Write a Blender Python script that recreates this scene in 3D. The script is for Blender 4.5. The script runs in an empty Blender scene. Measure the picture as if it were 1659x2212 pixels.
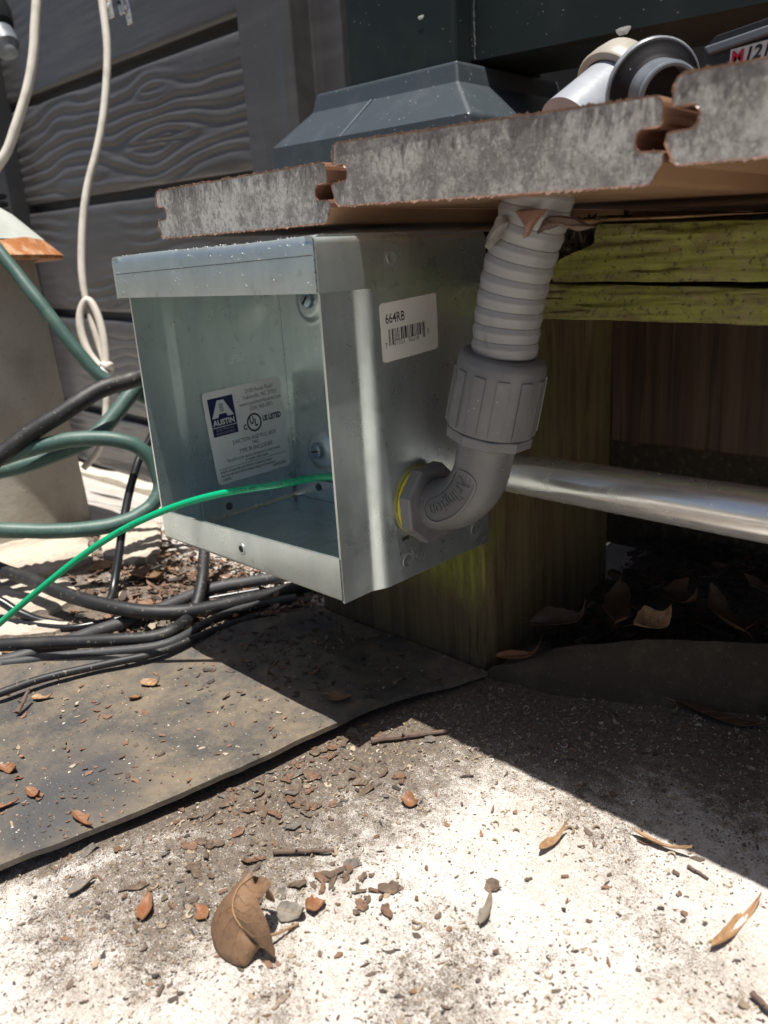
import bpy, bmesh, math, random
import numpy as np
from mathutils import Vector, Matrix
from mathutils.geometry import tessellate_polygon

random.seed(7)
rng = np.random.default_rng(11)
SC = bpy.context.scene
COL = SC.collection
ZG = 83.0                       # the slab lies 83 mm under the box; model units below are mm from the box corner

# ------------------------------------------------------------------ camera
RM = np.array([[0.71605225, 0.69554043, -0.05909893],
               [0.17051165, -0.25638048, -0.95141727],
               [-0.67690099, 0.67118742, -0.30217956]])
CAM = np.array([392.74, -210.16, 142.87])
FPX = 1675.65
cd = bpy.data.cameras.new('camera')
cam = bpy.data.objects.new('camera', cd)
COL.objects.link(cam)
cd.sensor_fit = 'VERTICAL'
cd.sensor_height = 24.0
cd.sensor_width = 18.0
cd.lens = 24.0 * FPX / 2212.0
cd.clip_start = 0.01
cd.clip_end = 200.0
cd.dof.use_dof = True
cd.dof.focus_distance = 0.375
cd.dof.aperture_fstop = 9.0
r3 = Matrix(((RM[0][0], -RM[1][0], -RM[2][0]), (RM[0][1], -RM[1][1], -RM[2][1]), (RM[0][2], -RM[1][2], -RM[2][2])))
cam.matrix_world = Matrix.Translation(Vector((CAM[0], CAM[1], CAM[2] + ZG)) * 0.001) @ r3.to_4x4()
SC.camera = cam

# ------------------------------------------------------------------ sky and sun
SUN = Vector((0.10, -0.105, 1.0)).normalized()
world = bpy.data.worlds.new('World')
SC.world = world
world.use_nodes = True
wn = world.node_tree
bg = wn.nodes['Background']
sky = wn.nodes.new('ShaderNodeTexSky')
sky.sky_type = 'NISHITA'
sky.sun_disc = False
sky.air_density = 0.8
sky.dust_density = 2.6
sky.ozone_density = 0.6
sky.sun_elevation = math.asin(SUN.z)
sky.sun_rotation = math.atan2(SUN.x, SUN.y)
wn.links.new(sky.outputs[0], bg.inputs[0])
bg.inputs[1].default_value = 0.05
ld = bpy.data.lights.new('sun', 'SUN')
ld.energy = 4.6
ld.angle = math.radians(0.53)
ld.color = (1.0, 0.95, 0.88)
sun = bpy.data.objects.new('sun', ld)
sun.rotation_euler = (-SUN).to_track_quat('-Z', 'Y').to_euler()
sun.location = (0, 0, 5)
COL.objects.link(sun)
SC.view_settings.view_transform = 'Standard'
SC.view_settings.look = 'None'
SC.view_settings.exposure = 0.68
SC.view_settings.gamma = 1.0
SC.view_settings.use_curve_mapping = False


# ------------------------------------------------------------------ helpers
def ray(u, v):
    return RM.T @ np.array([(u - 829.5) / FPX, (v - 1106) / FPX, 1.0])


def at(u, v, ax, val):
    d = ray(u, v)
    i = 'xyz'.index(ax)
    return CAM + d * (val - CAM[i]) / d[i]


def atd(u, v, dep):
    return CAM + ray(u, v) * dep


def smooth01(t):
    t = np.clip(t, 0, 1)
    return t * t * (3 - 2 * t)


_LAT = rng.random((64, 64))


def vnoise(x, y):
    x = np.asarray(x, float); y = np.asarray(y, float)
    xi = np.floor(x).astype(int); yi = np.floor(y).astype(int)
    fx = x - xi; fy = y - yi
    fx = fx * fx * (3 - 2 * fx); fy = fy * fy * (3 - 2 * fy)
    a = _LAT[xi % 64, yi % 64]; b = _LAT[(xi + 1) % 64, yi % 64]
    c = _LAT[xi % 64, (yi + 1) % 64]; d = _LAT[(xi + 1) % 64, (yi + 1) % 64]
    return a * (1 - fx) * (1 - fy) + b * fx * (1 - fy) + c * (1 - fx) * fy + d * fx * fy


def fbm(x, y, n=4):
    s = 0; a = .5
    for k in range(n):
        s = s + a * vnoise(np.asarray(x) * 2 ** k + 7.3 * k, np.asarray(y) * 2 ** k + 3.1 * k); a *= .5
    return s


def zg(x, y):
    """height of the ground in mm"""
    w = smooth01((-60 - np.asarray(x, float)) / 220) * smooth01((np.asarray(y, float) - 60) / 370)
    r = smooth01((np.asarray(x, float) - 60) / 60) * smooth01((np.asarray(y, float) - 190) / 130)
    return -83 - 117 * w + 16 * r


def ground(u, v, up=0.0):
    p = at(u, v, 'z', -83)
    for _ in range(6):
        p = at(u, v, 'z', float(zg(p[0], p[1])) + up)
    return p


class MB:
    """collects geometry in mm, builds one mesh object"""
    def __init__(s):
        s.v = []; s.f = []; s.m = []; s.c = None

    def add(s, vs, fs, m=0, col=None):
        o = len(s.v)
        s.v += [tuple(map(float, p)) for p in vs]
        s.f += [tuple(i + o for i in f) for f in fs]
        s.m += [m] * len(fs)
        if col is not None:
            if s.c is None: s.c = []
            s.c += [col] * len(vs)
        return s

    def box(s, x0, x1, y0, y1, z0, z1, m=0):
        v = [(x0, y0, z0), (x1, y0, z0), (x1, y1, z0), (x0, y1, z0), (x0, y0, z1), (x1, y0, z1), (x1, y1, z1), (x0, y1, z1)]
        return s.add(v, [(0, 3, 2, 1), (4, 5, 6, 7), (0, 1, 5, 4), (1, 2, 6, 5), (2, 3, 7, 6), (3, 0, 4, 7)], m)

    def prism(s, poly, ax, a, b, m=0, mcap=None):
        """poly = 2D points in the two other axes, extruded along ax"""
        n = len(poly)
        def P(p, t):
            return {'x': (t, p[0], p[1]), 'y': (p[0], t, p[1]), 'z': (p[0], p[1], t)}[ax]
        v = [P(p, a) for p in poly] + [P(p, b) for p in poly]
        s.add(v, [(i, (i + 1) % n, n + (i + 1) % n, n + i) for i in range(n)], m)
        mc = m if mcap is None else mcap
        o = len(s.v) - 2 * n
        s.f += [tuple(o + i for i in range(n))[::-1], tuple(o + n + i for i in range(n))]
        s.m += [mc, mc]
        return s

    def tube(s, pts, r, n=12, caps=True, m=0, res=None, twist=0):
        P = np.array(pts, float)
        if res: P, r = spline(P, r, res)
        k = len(P)
        R = np.full(k, r, float) if np.isscalar(r) else np.array(r, float)
        T = np.gradient(P, axis=0); T /= np.linalg.norm(T, axis=1)[:, None] + 1e-12
        ref = np.array([0, 0, 1.]) if abs(T[0][2]) < .9 else np.array([1., 0, 0])
        N = np.cross(T[0], ref); N /= np.linalg.norm(N)
        vs = []
        for i in range(k):
            N = N - T[i] * np.dot(N, T[i]); N /= np.linalg.norm(N)
            B = np.cross(T[i], N)
            for j in range(n):
                a = 2 * math.pi * j / n
                vs.append(P[i] + R[i] * (N * math.cos(a) + B * math.sin(a)))
        fs = [(i * n + j, i * n + (j + 1) % n, (i + 1) * n + (j + 1) % n, (i + 1) * n + j) for i in range(k - 1) for j in range(n)]
        if caps:
            fs += [tuple(range(n))[::-1], tuple((k - 1) * n + j for j in range(n))]
        return s.add(vs, fs, m)

    def lathe(s, prof, o, axis, n=32, m=0, closed=False, ref=None, start=0.0):
        """prof = (r, t) pairs along the axis"""
        A = np.array(axis, float); A /= np.linalg.norm(A)
        rf = np.array(ref if ref is not None else ([0, 0, 1.] if abs(A[2]) < .9 else [1., 0, 0]), float)
        N = np.cross(A, rf); N /= np.linalg.norm(N); B = np.cross(A, N)
        o = np.array(o, float); k = len(prof)
        vs = [o + A * t + r * (N * math.cos(start + 2 * math.pi * j / n) + B * math.sin(start + 2 * math.pi * j / n)) for r, t in prof for j in range(n)]
        kk = k if closed else k - 1
        fs = [(i * n + j, i * n + (j + 1) % n, ((i + 1) % k) * n + (j + 1) % n, ((i + 1) % k) * n + j) for i in range(kk) for j in range(n)]
        if not closed:
            fs += [tuple(range(n))[::-1], tuple((k - 1) * n + j for j in range(n))]
        return s.add(vs, fs, m)

    def grid(s, G, m=0, flip=False):
        """G = array (a, b, 3)"""
        a, b, _ = G.shape
        fs = [(i * b + j, (i + 1) * b + j, (i + 1) * b + j + 1, i * b + j + 1) for i in range(a - 1) for j in range(b - 1)]
        if flip: fs = [f[::-1] for f in fs]
        return s.add(G.reshape(-1, 3), fs, m)

    def sheet(s, G, th, m=0, nrm=(0, 0, 1)):
        """a grid with thickness"""
        a, b, _ = G.shape
        n = np.array(nrm, float)
        o = len(s.v)
        s.grid(G, m)
        s.grid(G - n * th, m, True)
        A = lambda i, j: o + i * b + j
        Bq = lambda i, j: o + a * b + i * b + j
        for i in range(a - 1):
            s.f += [(A(i, 0), Bq(i, 0), Bq(i + 1, 0), A(i + 1, 0))[::-1], (A(i, b - 1), A(i + 1, b - 1), Bq(i + 1, b - 1), Bq(i, b - 1))[::-1]]
            s.m += [m, m]
        for j in range(b - 1):
            s.f += [(A(0, j), A(0, j + 1), Bq(0, j + 1), Bq(0, j))[::-1], (A(a - 1, j), Bq(a - 1, j), Bq(a - 1, j + 1), A(a - 1, j + 1))[::-1]]
            s.m += [m, m]
        return s

    def xf(s, fn):
        s.v = [tuple(fn(np.array(p))) for p in s.v]
        return s

    def build(s, name, mats, parent=None, smooth=False, bevel=0, seg=2, origin=None, angle=35, fixn=True):
        if origin is None:
            origin = ORG[parent.name] if parent is not None else (0, 0, 0)
        og = np.array(origin, float)
        me = bpy.data.meshes.new(name)
        V = (np.array(s.v) - og) * 0.001
        me.from_pydata(V.tolist(), [], s.f)
        if not isinstance(mats, (list, tuple)): mats = [mats]
        for m in mats: me.materials.append(m)
        if len(mats) > 1: me.polygons.foreach_set('material_index', s.m)
        if s.c is not None:
            at_ = me.color_attributes.new('tint', 'FLOAT_COLOR', 'POINT')
            at_.data.foreach_set('color', np.c_[np.array(s.c), np.ones(len(s.c))].ravel().astype(np.float32))
        if fixn:
            bm = bmesh.new(); bm.from_mesh(me)
            bmesh.ops.recalc_face_normals(bm, faces=bm.faces)
            bm.to_mesh(me); bm.free()
        if smooth:
            me.polygons.foreach_set('use_smooth', [True] * len(me.polygons))
            try:
                me.set_sharp_from_angle(angle=math.radians(angle))
            except Exception:
                pass
        me.update()
        ob = bpy.data.objects.new(name, me)
        COL.objects.link(ob)
        ORG[ob.name] = tuple(og)
        if parent is not None:
            ob.parent = parent
        else:
            ob.location = ((og[0]) / 1000, og[1] / 1000, (og[2] + ZG) / 1000)
        if bevel:
            b = ob.modifiers.new('bevel', 'BEVEL'); b.width = bevel * .001; b.segments = seg; b.limit_method = 'ANGLE'; b.angle_limit = math.radians(40)
            b.harden_normals = False
        return ob


ORG = {}


def spline(P, r, res):
    P = np.array(P, float); k = len(P)
    R = np.full(k, r, float) if np.isscalar(r) else np.array(r, float)
    Q = np.vstack([2 * P[0] - P[1], P, 2 * P[-1] - P[-2]]); RR = np.r_[R[0], R, R[-1]]
    out = []; ro = []
    for i in range(1, k):
        p0, p1, p2, p3 = Q[i - 1], Q[i], Q[i + 1], Q[i + 2]
        for t in np.linspace(0, 1, res, endpoint=False):
            out.append(.5 * ((2 * p1) + (p2 - p0) * t + (2 * p0 - 5 * p1 + 4 * p2 - p3) * t * t + (3 * p1 - p0 - 3 * p2 + p3) * t ** 3))
            ro.append(RR[i] * (1 - t) + RR[i + 1] * t)
    out.append(P[-1]); ro.append(R[-1])
    return np.array(out), np.array(ro)


def tag(o, label=None, cat=None, group=None, kind=None):
    if label: o['label'] = label
    if cat: o['category'] = cat
    if group: o['group'] = group
    if kind: o['kind'] = kind
    return o


def thing(name, org, label, cat, group=None):
    o = bpy.data.objects.new(name, None)
    o.empty_display_size = .01
    o.location = (org[0] / 1000, org[1] / 1000, (org[2] + ZG) / 1000)
    COL.objects.link(o)
    ORG[o.name] = tuple(org)
    return tag(o, label, cat, group)


def text(s, size, bold=0.0, align='LEFT', width=1.0):
    """flat outline of a line of lettering: 2D verts and faces, in the units of size"""
    cu = bpy.data.curves.new('lettering', 'FONT')
    cu.body = s; cu.size = size; cu.align_x = align; cu.offset = bold; cu.resolution_u = 3
    ob = bpy.data.objects.new('lettering', cu); COL.objects.link(ob)
    dg = bpy.context.evaluated_depsgraph_get()
    me = bpy.data.meshes.new_from_object(ob.evaluated_get(dg))
    vs = [(v.co.x * width, v.co.y) for v in me.vertices]
    fs = [tuple(p.vertices) for p in me.polygons]
    bpy.data.objects.remove(ob); bpy.data.curves.remove(cu); bpy.data.meshes.remove(me)
    return vs, fs


# ------------------------------------------------------------------ materials
def lin(h):
    return tuple(float(c) for c in h) + (1.0,)


class NT:
    def __init__(s, name):
        s.mat = bpy.data.materials.new(name); s.mat.use_nodes = True
        s.t = s.mat.node_tree; s.b = s.t.nodes['Principled BSDF']
        s.co = s.t.nodes.new('ShaderNodeTexCoord').outputs['Object']

    def n(s, kind, **kw):
        nd = s.t.nodes.new(kind)
        for k, v in kw.items():
            if hasattr(nd, k) and k not in nd.inputs: setattr(nd, k, v)
            else: nd.inputs[k].default_value = v
        return nd

    def l(s, a, b): s.t.links.new(a, b)

    def map(s, scale, rot=(0, 0, 0), loc=(0, 0, 0)):
        m = s.n('ShaderNodeMapping')
        sc = (scale,) * 3 if np.isscalar(scale) else scale
        m.inputs['Scale'].default_value = sc; m.inputs['Rotation'].default_value = rot; m.inputs['Location'].default_value = loc
        s.l(s.co, m.inputs[0]); return m.outputs[0]

    def tex(s, typ, scale, detail=4, rough=.55, dist=0.0, rot=(0, 0, 0), loc=(0, 0, 0)):
        v = s.map(scale, rot, loc)
        if typ == 'noise':
            t = s.n('ShaderNodeTexNoise', Scale=1.0, Detail=detail, Roughness=rough, Distortion=dist)
            s.l(v, t.inputs['Vector']); return t.outputs['Fac']
        if typ == 'voronoi':
            t = s.n('ShaderNodeTexVoronoi', Scale=1.0); s.l(v, t.inputs['Vector']); return t.outputs['Distance']
        if typ == 'cell':
            t = s.n('ShaderNodeTexVoronoi', Scale=1.0); s.l(v, t.inputs['Vector'])
            sp = s.n('ShaderNodeSeparateColor'); s.l(t.outputs['Color'], sp.inputs[0]); return sp.outputs[0]
        if typ == 'wave':
            t = s.n('ShaderNodeTexWave', Scale=1.0, Distortion=dist, Detail=detail); t.bands_direction = 'X'
            s.l(v, t.inputs['Vector']); return t.outputs['Fac']

    def ramp(s, f, lo, hi):
        r = s.n('ShaderNodeMapRange', interpolation_type='SMOOTHSTEP')
        s.l(f, r.inputs['Value']); r.inputs['From Min'].default_value = lo; r.inputs['From Max'].default_value = hi
        return r.outputs[0]

    def mul(s, a, b):
        m = s.n('ShaderNodeMath', operation='MULTIPLY'); s.l(a, m.inputs[0])
        if np.isscalar(b): m.inputs[1].default_value = b
        else: s.l(b, m.inputs[1])
        return m.outputs[0]

    def mix(s, a, b, f):
        m = s.n('ShaderNodeMix', data_type='RGBA')
        if isinstance(a, tuple): m.inputs['A'].default_value = a
        else: s.l(a, m.inputs[6])
        for sock, val in ((6, a), (7, b)):
            if isinstance(val, tuple): m.inputs[sock].default_value = val
            else: s.l(val, m.inputs[sock])
        if np.isscalar(f): m.inputs[0].default_value = f
        else: s.l(f, m.inputs[0])
        return m.outputs[2]


def layered(name, base, layers=(), rough=.6, metal=0.0, bumps=(), spec=.5, tint=False, rough_var=None, coat=0.0, ret=False, translucent=0):
    k = NT(name)
    c = lin(base)
    if tint:
        a = k.n('ShaderNodeAttribute'); a.attribute_name = 'tint'; c = a.outputs['Color']
    for L in layers:
        typ, scale, lo, hi, colr = L[:5]
        opt = L[5] if len(L) > 5 else {}
        amt = opt.pop('amt', 1.0) if opt else 1.0
        opt2 = dict(opt); opt['amt'] = amt
        f = k.ramp(k.tex(typ, scale, **opt2), lo, hi)
        if amt != 1.0: f = k.mul(f, amt)
        c = k.mix(c, lin(colr), f)
    if isinstance(c, tuple): k.b.inputs['Base Color'].default_value = c
    else: k.l(c, k.b.inputs['Base Color'])
    k.b.inputs['Roughness'].default_value = rough
    if rough_var:
        typ, scale, lo, hi, r0, r1 = rough_var
        f = k.tex(typ, scale)
        r = k.n('ShaderNodeMapRange'); k.l(f, r.inputs[0])
        r.inputs[1].default_value = lo; r.inputs[2].default_value = hi; r.inputs[3].default_value = r0; r.inputs[4].default_value = r1
        k.l(r.outputs[0], k.b.inputs['Roughness'])
    k.b.inputs['Metallic'].default_value = metal
    k.b.inputs['Specular IOR Level'].default_value = spec
    if coat: k.b.inputs['Coat Weight'].default_value = coat
    prev = None
    for bq in bumps:
        typ, scale, strength, distm = bq[:4]
        opt = bq[4] if len(bq) > 4 else {}
        f = k.tex(typ, scale, **opt)
        bn = k.n('ShaderNodeBump'); bn.inputs['Strength'].default_value = strength; bn.inputs['Distance'].default_value = distm * .001
        k.l(f, bn.inputs['Height'])
        if prev: k.l(prev, bn.inputs['Normal'])
        prev = bn.outputs[0]
    if prev: k.l(prev, k.b.inputs['Normal'])
    return (k.mat, k, c) if ret else k.mat


DUST = ('voronoi', 160, .10, .05, (.75, .75, .72))
M = {}
# galvanised steel: dull zinc with faint rolled streaks, spangle and smudges
M['galv'] = layered('galvanised_steel', (.64, .72, .705),
                    [('noise', (60, 60, 18), .35, .7, (.54, .62, .625)), ('noise', (1200, 1200, 90), .45, .8, (.56, .60, .59), {'amt': .4}),
                     ('noise', 40, .62, .75, (.36, .385, .37), {'amt': .5}), ('cell', (420, 420, 240), .2, .9, (.64, .69, .69), {'amt': .28}), ('noise', (2600, 2600, 24), .68, .72, (.70, .74, .74), {'rot': (.5, .3, .2), 'amt': .5}), ('noise', (22, 2400, 2400), .69, .73, (.28, .31, .31), {'rot': (.2, .5, .9), 'amt': .5}), ('noise', 130, .60, .72, (.30, .325, .31), {'detail': 6, 'amt': .35}), ('voronoi', 210, .09, .05, (.82, .83, .80))],
                    rough=.32, metal=.86, bumps=[('noise', (900, 900, 60), .06, .3), ('noise', 25, .08, 2.0)], rough_var=('noise', 70, .3, .7, .25, .38))
M['galv_worn'] = layered('abraded_steel', (.46, .48, .47), [('noise', (1500, 1500, 160), .4, .65, (.33, .36, .355), {'rot': (.6, 0, 0)})], rough=.5, metal=.8,
                         bumps=[('noise', (1500, 1500, 160), .3, .3, {'rot': (.6, 0, 0)})])
M['cut_edge'] = layered('sheared_edge', (.10, .10, .10), [('noise', 900, .5, .7, (.3, .3, .3))], rough=.5, metal=.6)
M['hole'] = layered('dark_hole', (.012, .013, .013), rough=.8)
M['zinc_screw'] = layered('zinc_screw', (.42, .52, .58), [('noise', 300, .4, .7, (.25, .32, .38))], rough=.3, metal=.9)
M['paper'] = layered('sticker_paper', (.66, .65, .60), [('noise', 60, .45, .75, (.56, .55, .50), {'amt': .6}), ('noise', 700, .68, .72, (.35, .33, .3), {'amt': .5})], rough=.45,
                     bumps=[('noise', 70, .25, 1.0)])
M['paper2'] = layered('inside_sticker_paper', (.78, .79, .77), [('noise', 50, .45, .75, (.68, .70, .68), {'amt': .6}), ('voronoi', 190, .07, .04, (.05, .04, .04))], rough=.45,
                      bumps=[('noise', 60, .3, 1.2)])
M['ink'] = layered('black_ink', (.015, .013, .02), rough=.5)
M['ink_grey'] = layered('grey_print', (.09, .095, .10), rough=.5)
M['navy'] = layered('navy_print', (.008, .012, .075), rough=.4)
M['navy2'] = M['navy']
M['white_print'] = layered('white_print', (.66, .68, .68), rough=.45)
M['grey_plastic'] = layered('grey_plastic', (.118, .119, .12), [('noise', 60, .4, .75, (.145, .143, .14)), ('noise', 700, .66, .72, (.22, .21, .19), {'amt': .5}), ('voronoi', 230, .07, .04, (.4, .4, .38))], rough=.42,
                            bumps=[('noise', 800, .05, .2)])
M['plaque'] = layered('plaque_plastic', (.085, .087, .09), rough=.5, bumps=[('noise', 900, .1, .2)])
M['conduit'] = layered('conduit_vinyl', (.25, .247, .245), [('noise', 30, .4, .7, (.205, .20, .197)), ('noise', (260, 260, 60), .66, .72, (.16, .13, .10), {'amt': .7}),
                                                         ('noise', 600, .7, .74, (.12, .10, .08), {'amt': .7})], rough=.33, bumps=[('noise', 300, .08, .5)])
M['yellow'] = layered('yellow_gasket', (.62, .48, .02), rough=.4)
M['green_wire'] = layered('green_insulation', (.0, .36, .16), [('noise', 30, .5, .8, (.0, .30, .13))], rough=.28, spec=.6)
M['shell'] = layered('composite_cap', (.17, .085, .055), [('noise', (80, 8, 80), .4, .7, (.24, .13, .085)), ('noise', 500, .55, .75, (.10, .045, .03), {'amt': .5})],
                     rough=.38, bumps=[('noise', (300, 20, 300), .15, .5)], rough_var=('noise', 60, .35, .7, .28, .5))
M['tan'] = layered('composite_underside', (.25, .145, .085), [('noise', (60, 8, 60), .4, .7, (.33, .20, .12)), ('noise', (400, 30, 400), .6, .75, (.16, .085, .045), {'amt': .6})],
                   rough=.36, bumps=[('noise', (250, 15, 250), .15, .6)])
M['core'] = layered('weathered_composite_core', (.475, .455, .435),
                    [('noise', (30, 30, 20), .43, .60, (.20, .185, .175), {'detail': 8, 'rough': .8}), ('noise', (480, 480, 400), .46, .66, (.15, .135, .125), {'detail': 5, 'rough': .75, 'amt': .8}),
                     ('noise', (900, 900, 600), .56, .68, (.58, .565, .54), {'detail': 5, 'amt': .55}), ('noise', 20, .55, .8, (.25, .215, .20), {'amt': .5})],
                    rough=.8, bumps=[('noise', (700, 700, 420), .9, 1.3, {'detail': 7, 'rough': .75}), ('noise', 160, .4, 1.5)])
M['burr'] = layered('torn_composite_fibre', (.20, .12, .085), [('noise', 300, .4, .7, (.11, .06, .045))], rough=.7)
M['moss'] = layered('mossy_pine', (.15, .155, .028),
                    [('noise', (14, 60, 90), .46, .64, (.12, .09, .035), {'detail': 6, 'rough': .7}), ('noise', (25, 300, 420), .5, .72, (.215, .225, .04), {'detail': 5}),
                     ('noise', 220, .56, .68, (.04, .034, .014), {'detail': 7, 'rough': .75}), ('noise', 75, .48, .62, (.185, .20, .03), {'detail': 7, 'rough': .75, 'amt': .85}), ('noise', 26, .54, .68, (.22, .175, .09), {'detail': 6, 'amt': .75}), ('noise', 480, .58, .66, (.045, .04, .015), {'detail': 5, 'amt': .8})],
                    rough=.8, bumps=[('noise', (30, 300, 420), .5, 1.0, {'detail': 5}), ('noise', 500, .35, .6)])
M['post_wood'] = layered('weathered_pine_post', (.125, .095, .045),
                         [('noise', (140, 140, 9), .40, .66, (.075, .05, .025), {'detail': 6, 'rough': .65}), ('noise', (60, 60, 6), .55, .72, (.22, .17, .08), {'detail': 5}),
                          ('noise', (30, 30, 16), .50, .68, (.115, .115, .026), {'detail': 7, 'rough': .75}), ('noise', (420, 420, 40), .62, .72, (.02, .018, .01), {'detail': 4})],
                         rough=.75, bumps=[('noise', (260, 260, 10), .5, 1.0, {'detail': 5})])
M['dark_wood'] = layered('stained_plank', (.045, .024, .014), [('noise', (110, 110, 3.0), .46, .66, (.085, .048, .026), {'detail': 5}), ('noise', (300, 300, 10), .48, .7, (.022, .012, .008))],
                         rough=.65, bumps=[('noise', (110, 110, 3.0), .4, 1.0, {'detail': 4})])
M['rot'] = layered('rotten_wood', (.045, .032, .02), [('noise', 200, .5, .7, (.10, .075, .045)), ('noise', 60, .55, .7, (.02, .015, .01))], rough=.9, bumps=[('noise', 250, .8, 2.0)])
M['emt'] = layered('electroplated_tube', (.90, .89, .86), [('noise', (30, 300, 300), .42, .7, (.82, .815, .79)), ('noise', 420, .68, .75, (.40, .37, .33), {'amt': .5}),
                                                          ('noise', 45, .62, .74, (.62, .59, .53), {'amt': .4})], rough=.24, metal=.75,
                   bumps=[('noise', 250, .04, .3), ('noise', 40, .03, 1)], rough_var=('noise', 120, .35, .7, .16, .30))
M['rubber'] = layered('dusty_rubber', (.055, .0545, .054),
                      [('noise', 16, .38, .62, (.18, .142, .098), {'detail': 8, 'rough': .78}), ('noise', 300, .48, .68, (.10, .088, .07), {'detail': 7, 'rough': .8, 'amt': .8}),
                       ('noise', 9, .50, .66, (.058, .058, .06), {'detail': 4}), ('noise', 1100, .62, .70, (.17, .145, .115), {'amt': .7}), ('voronoi', 240, .08, .04, (.4, .39, .36))],
                      rough=.72, bumps=[('noise', 700, .35, .4), ('noise', 60, .25, 1.5)])
M['rubber_shaded'] = layered('shaded_brown_rubber', (.060, .047, .033), [('noise', 30, .45, .7, (.11, .085, .055), {'detail': 7, 'rough': .7}), ('noise', 500, .60, .70, (.12, .10, .07), {'detail': 5, 'amt': .7})], rough=.85, spec=.2, bumps=[('noise', 300, .4, .8)])  # brown rubber; part of its darkness stands for the shade under the deck
M['black_cable'] = layered('black_cable_jacket', (.014, .0145, .016), [('noise', 45, .52, .7, (.032, .031, .029)), ('noise', 380, .62, .70, (.19, .165, .125), {'amt': .85, 'detail': 5})],
                           rough=.55, bumps=[('noise', 300, .1, .5)])
M['black_gloss'] = layered('black_glossy_jacket', (.016, .017, .02), rough=.3)
M['grey_cable'] = layered('faded_grey_jacket', (.045, .046, .049), [('noise', 300, .6, .7, (.13, .125, .115))], rough=.6)
M['hose'] = layered('green_hose_vinyl', (.045, .10, .085), [('noise', 40, .45, .7, (.075, .135, .115)), ('noise', 420, .60, .70, (.20, .20, .16), {'amt': .6})], rough=.5,
                    bumps=[('noise', 300, .1, .5)])
M['white_cord'] = layered('white_cord_jacket', (.62, .585, .52), [('noise', 60, .45, .72, (.50, .46, .40))], rough=.3)
M['fence'] = layered('grey_vinyl_board', (.074, .072, .073), [('noise', (6, 60, 60), .4, .7, (.095, .092, .093)), ('noise', 20, .56, .75, (.10, .096, .09), {'amt': .6}), ('voronoi', 70, .05, .03, (.3, .3, .3))],
                     rough=.30, bumps=[('noise', (30, 300, 300), .1, 1.0)])
M['fence_dark'] = layered('dark_fence_metal', (.030, .032, .036), [('noise', 15, .5, .7, (.045, .045, .05))], rough=.5)
M['sleeve'] = layered('dark_green_powder_coat', (.012, .020, .020), [('noise', 26, .45, .75, (.02, .028, .028)), ('voronoi', 150, .07, .03, (.40, .42, .41)), ('noise', 300, .68, .74, (.10, .105, .10), {'amt': .6})],
                      rough=.5, spec=.25, bumps=[('noise', 900, .12, .3)])
M['skirt'] = layered('blue_black_skirt_plastic', (.042, .054, .064), [('noise', 60, .45, .75, (.058, .07, .08)), ('voronoi', 150, .08, .05, (.35, .38, .4)), ('noise', 700, .66, .72, (.16, .17, .18), {'amt': .6})],
                     rough=.42, bumps=[('noise', 900, .2, .4)])
M['sealant'] = layered('weathered_sealant', (.14, .15, .15), [('noise', 200, .5, .7, (.3, .31, .3))], rough=.7)
M['pvc'] = layered('pale_grey_pvc', (.30, .325, .36), [('noise', 90, .4, .7, (.34, .365, .40))], rough=.3, bumps=[('noise', 120, .3, 1.0)])
M['cream'] = layered('cream_pvc', (.36, .33, .29), [('noise', 70, .45, .7, (.28, .25, .21)), ('noise', 400, .62, .7, (.3, .26, .2), {'amt': .5})], rough=.45)
M['blue_grey'] = layered('blue_grey_plastic', (.15, .175, .20), [('noise', 80, .4, .7, (.26, .29, .32))], rough=.38)
M['black_rubber'] = layered('black_rubber', (.010, .010, .012), [('voronoi', 260, .08, .04, (.4, .4, .4))], rough=.6, spec=.2)
M['tool_black'] = layered('black_tool_plastic', (.012, .013, .015), [('noise', 500, .6, .7, (.03, .03, .034))], rough=.4, bumps=[('noise', 900, .15, .3)])
M['tool_grey'] = layered('grey_tool_trim', (.11, .125, .15), rough=.4)
M['red_print'] = layered('red_print', (.50, .012, .03), rough=.4)
M['bollard'] = layered('pale_concrete_cast', (.40, .375, .325), [('noise', 22, .42, .68, (.31, .285, .24), {'detail': 6}), ('noise', 260, .58, .7, (.24, .23, .17), {'amt': .5})], rough=.85,
                       bumps=[('noise', 200, .3, 1.0)])
M['dome'] = layered('faded_enamel_dome', (.50, .53, .49), [('noise', 30, .45, .7, (.40, .43, .39))], rough=.5)
M['rust'] = layered('orange_rust', (.36, .13, .035), [('noise', 90, .42, .68, (.50, .30, .17)), ('noise', 300, .6, .7, (.15, .06, .03))], rough=.8)
M['trim'] = layered('white_painted_trim', (.62, .58, .50), [('noise', (12, 60, 60), .45, .7, (.50, .44, .35)), ('noise', 90, .6, .72, (.22, .17, .12), {'amt': .7})], rough=.6)
M['twig'] = layered('twig_bark', (.125, .085, .065), [('noise', (300, 300, 300), .45, .7, (.075, .05, .04))], rough=.85, bumps=[('noise', 500, .5, .5)])
M['leaf_brown'] = layered('dry_brown_leaf', (.185, .108, .058), [('noise', 70, .40, .66, (.13, .072, .04), {'detail': 6}), ('noise', 520, .5, .72, (.085, .046, .028), {'amt': .7, 'detail': 5}), ('noise', 1500, .58, .68, (.26, .17, .10), {'amt': .5}), ('voronoi', 300, .10, .05, (.06, .03, .02))],
                          rough=.6, bumps=[('noise', 130, .4, 1.2), ('noise', 600, .2, .4)])
M['leaf_vein'] = layered('leaf_vein', (.29, .175, .095), rough=.6)
M['leaf_orange'] = layered('dry_orange_leaf', (.215, .098, .045), [('noise', 160, .45, .7, (.22, .07, .025))], rough=.55, bumps=[('noise', 260, .4, .8)])
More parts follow.
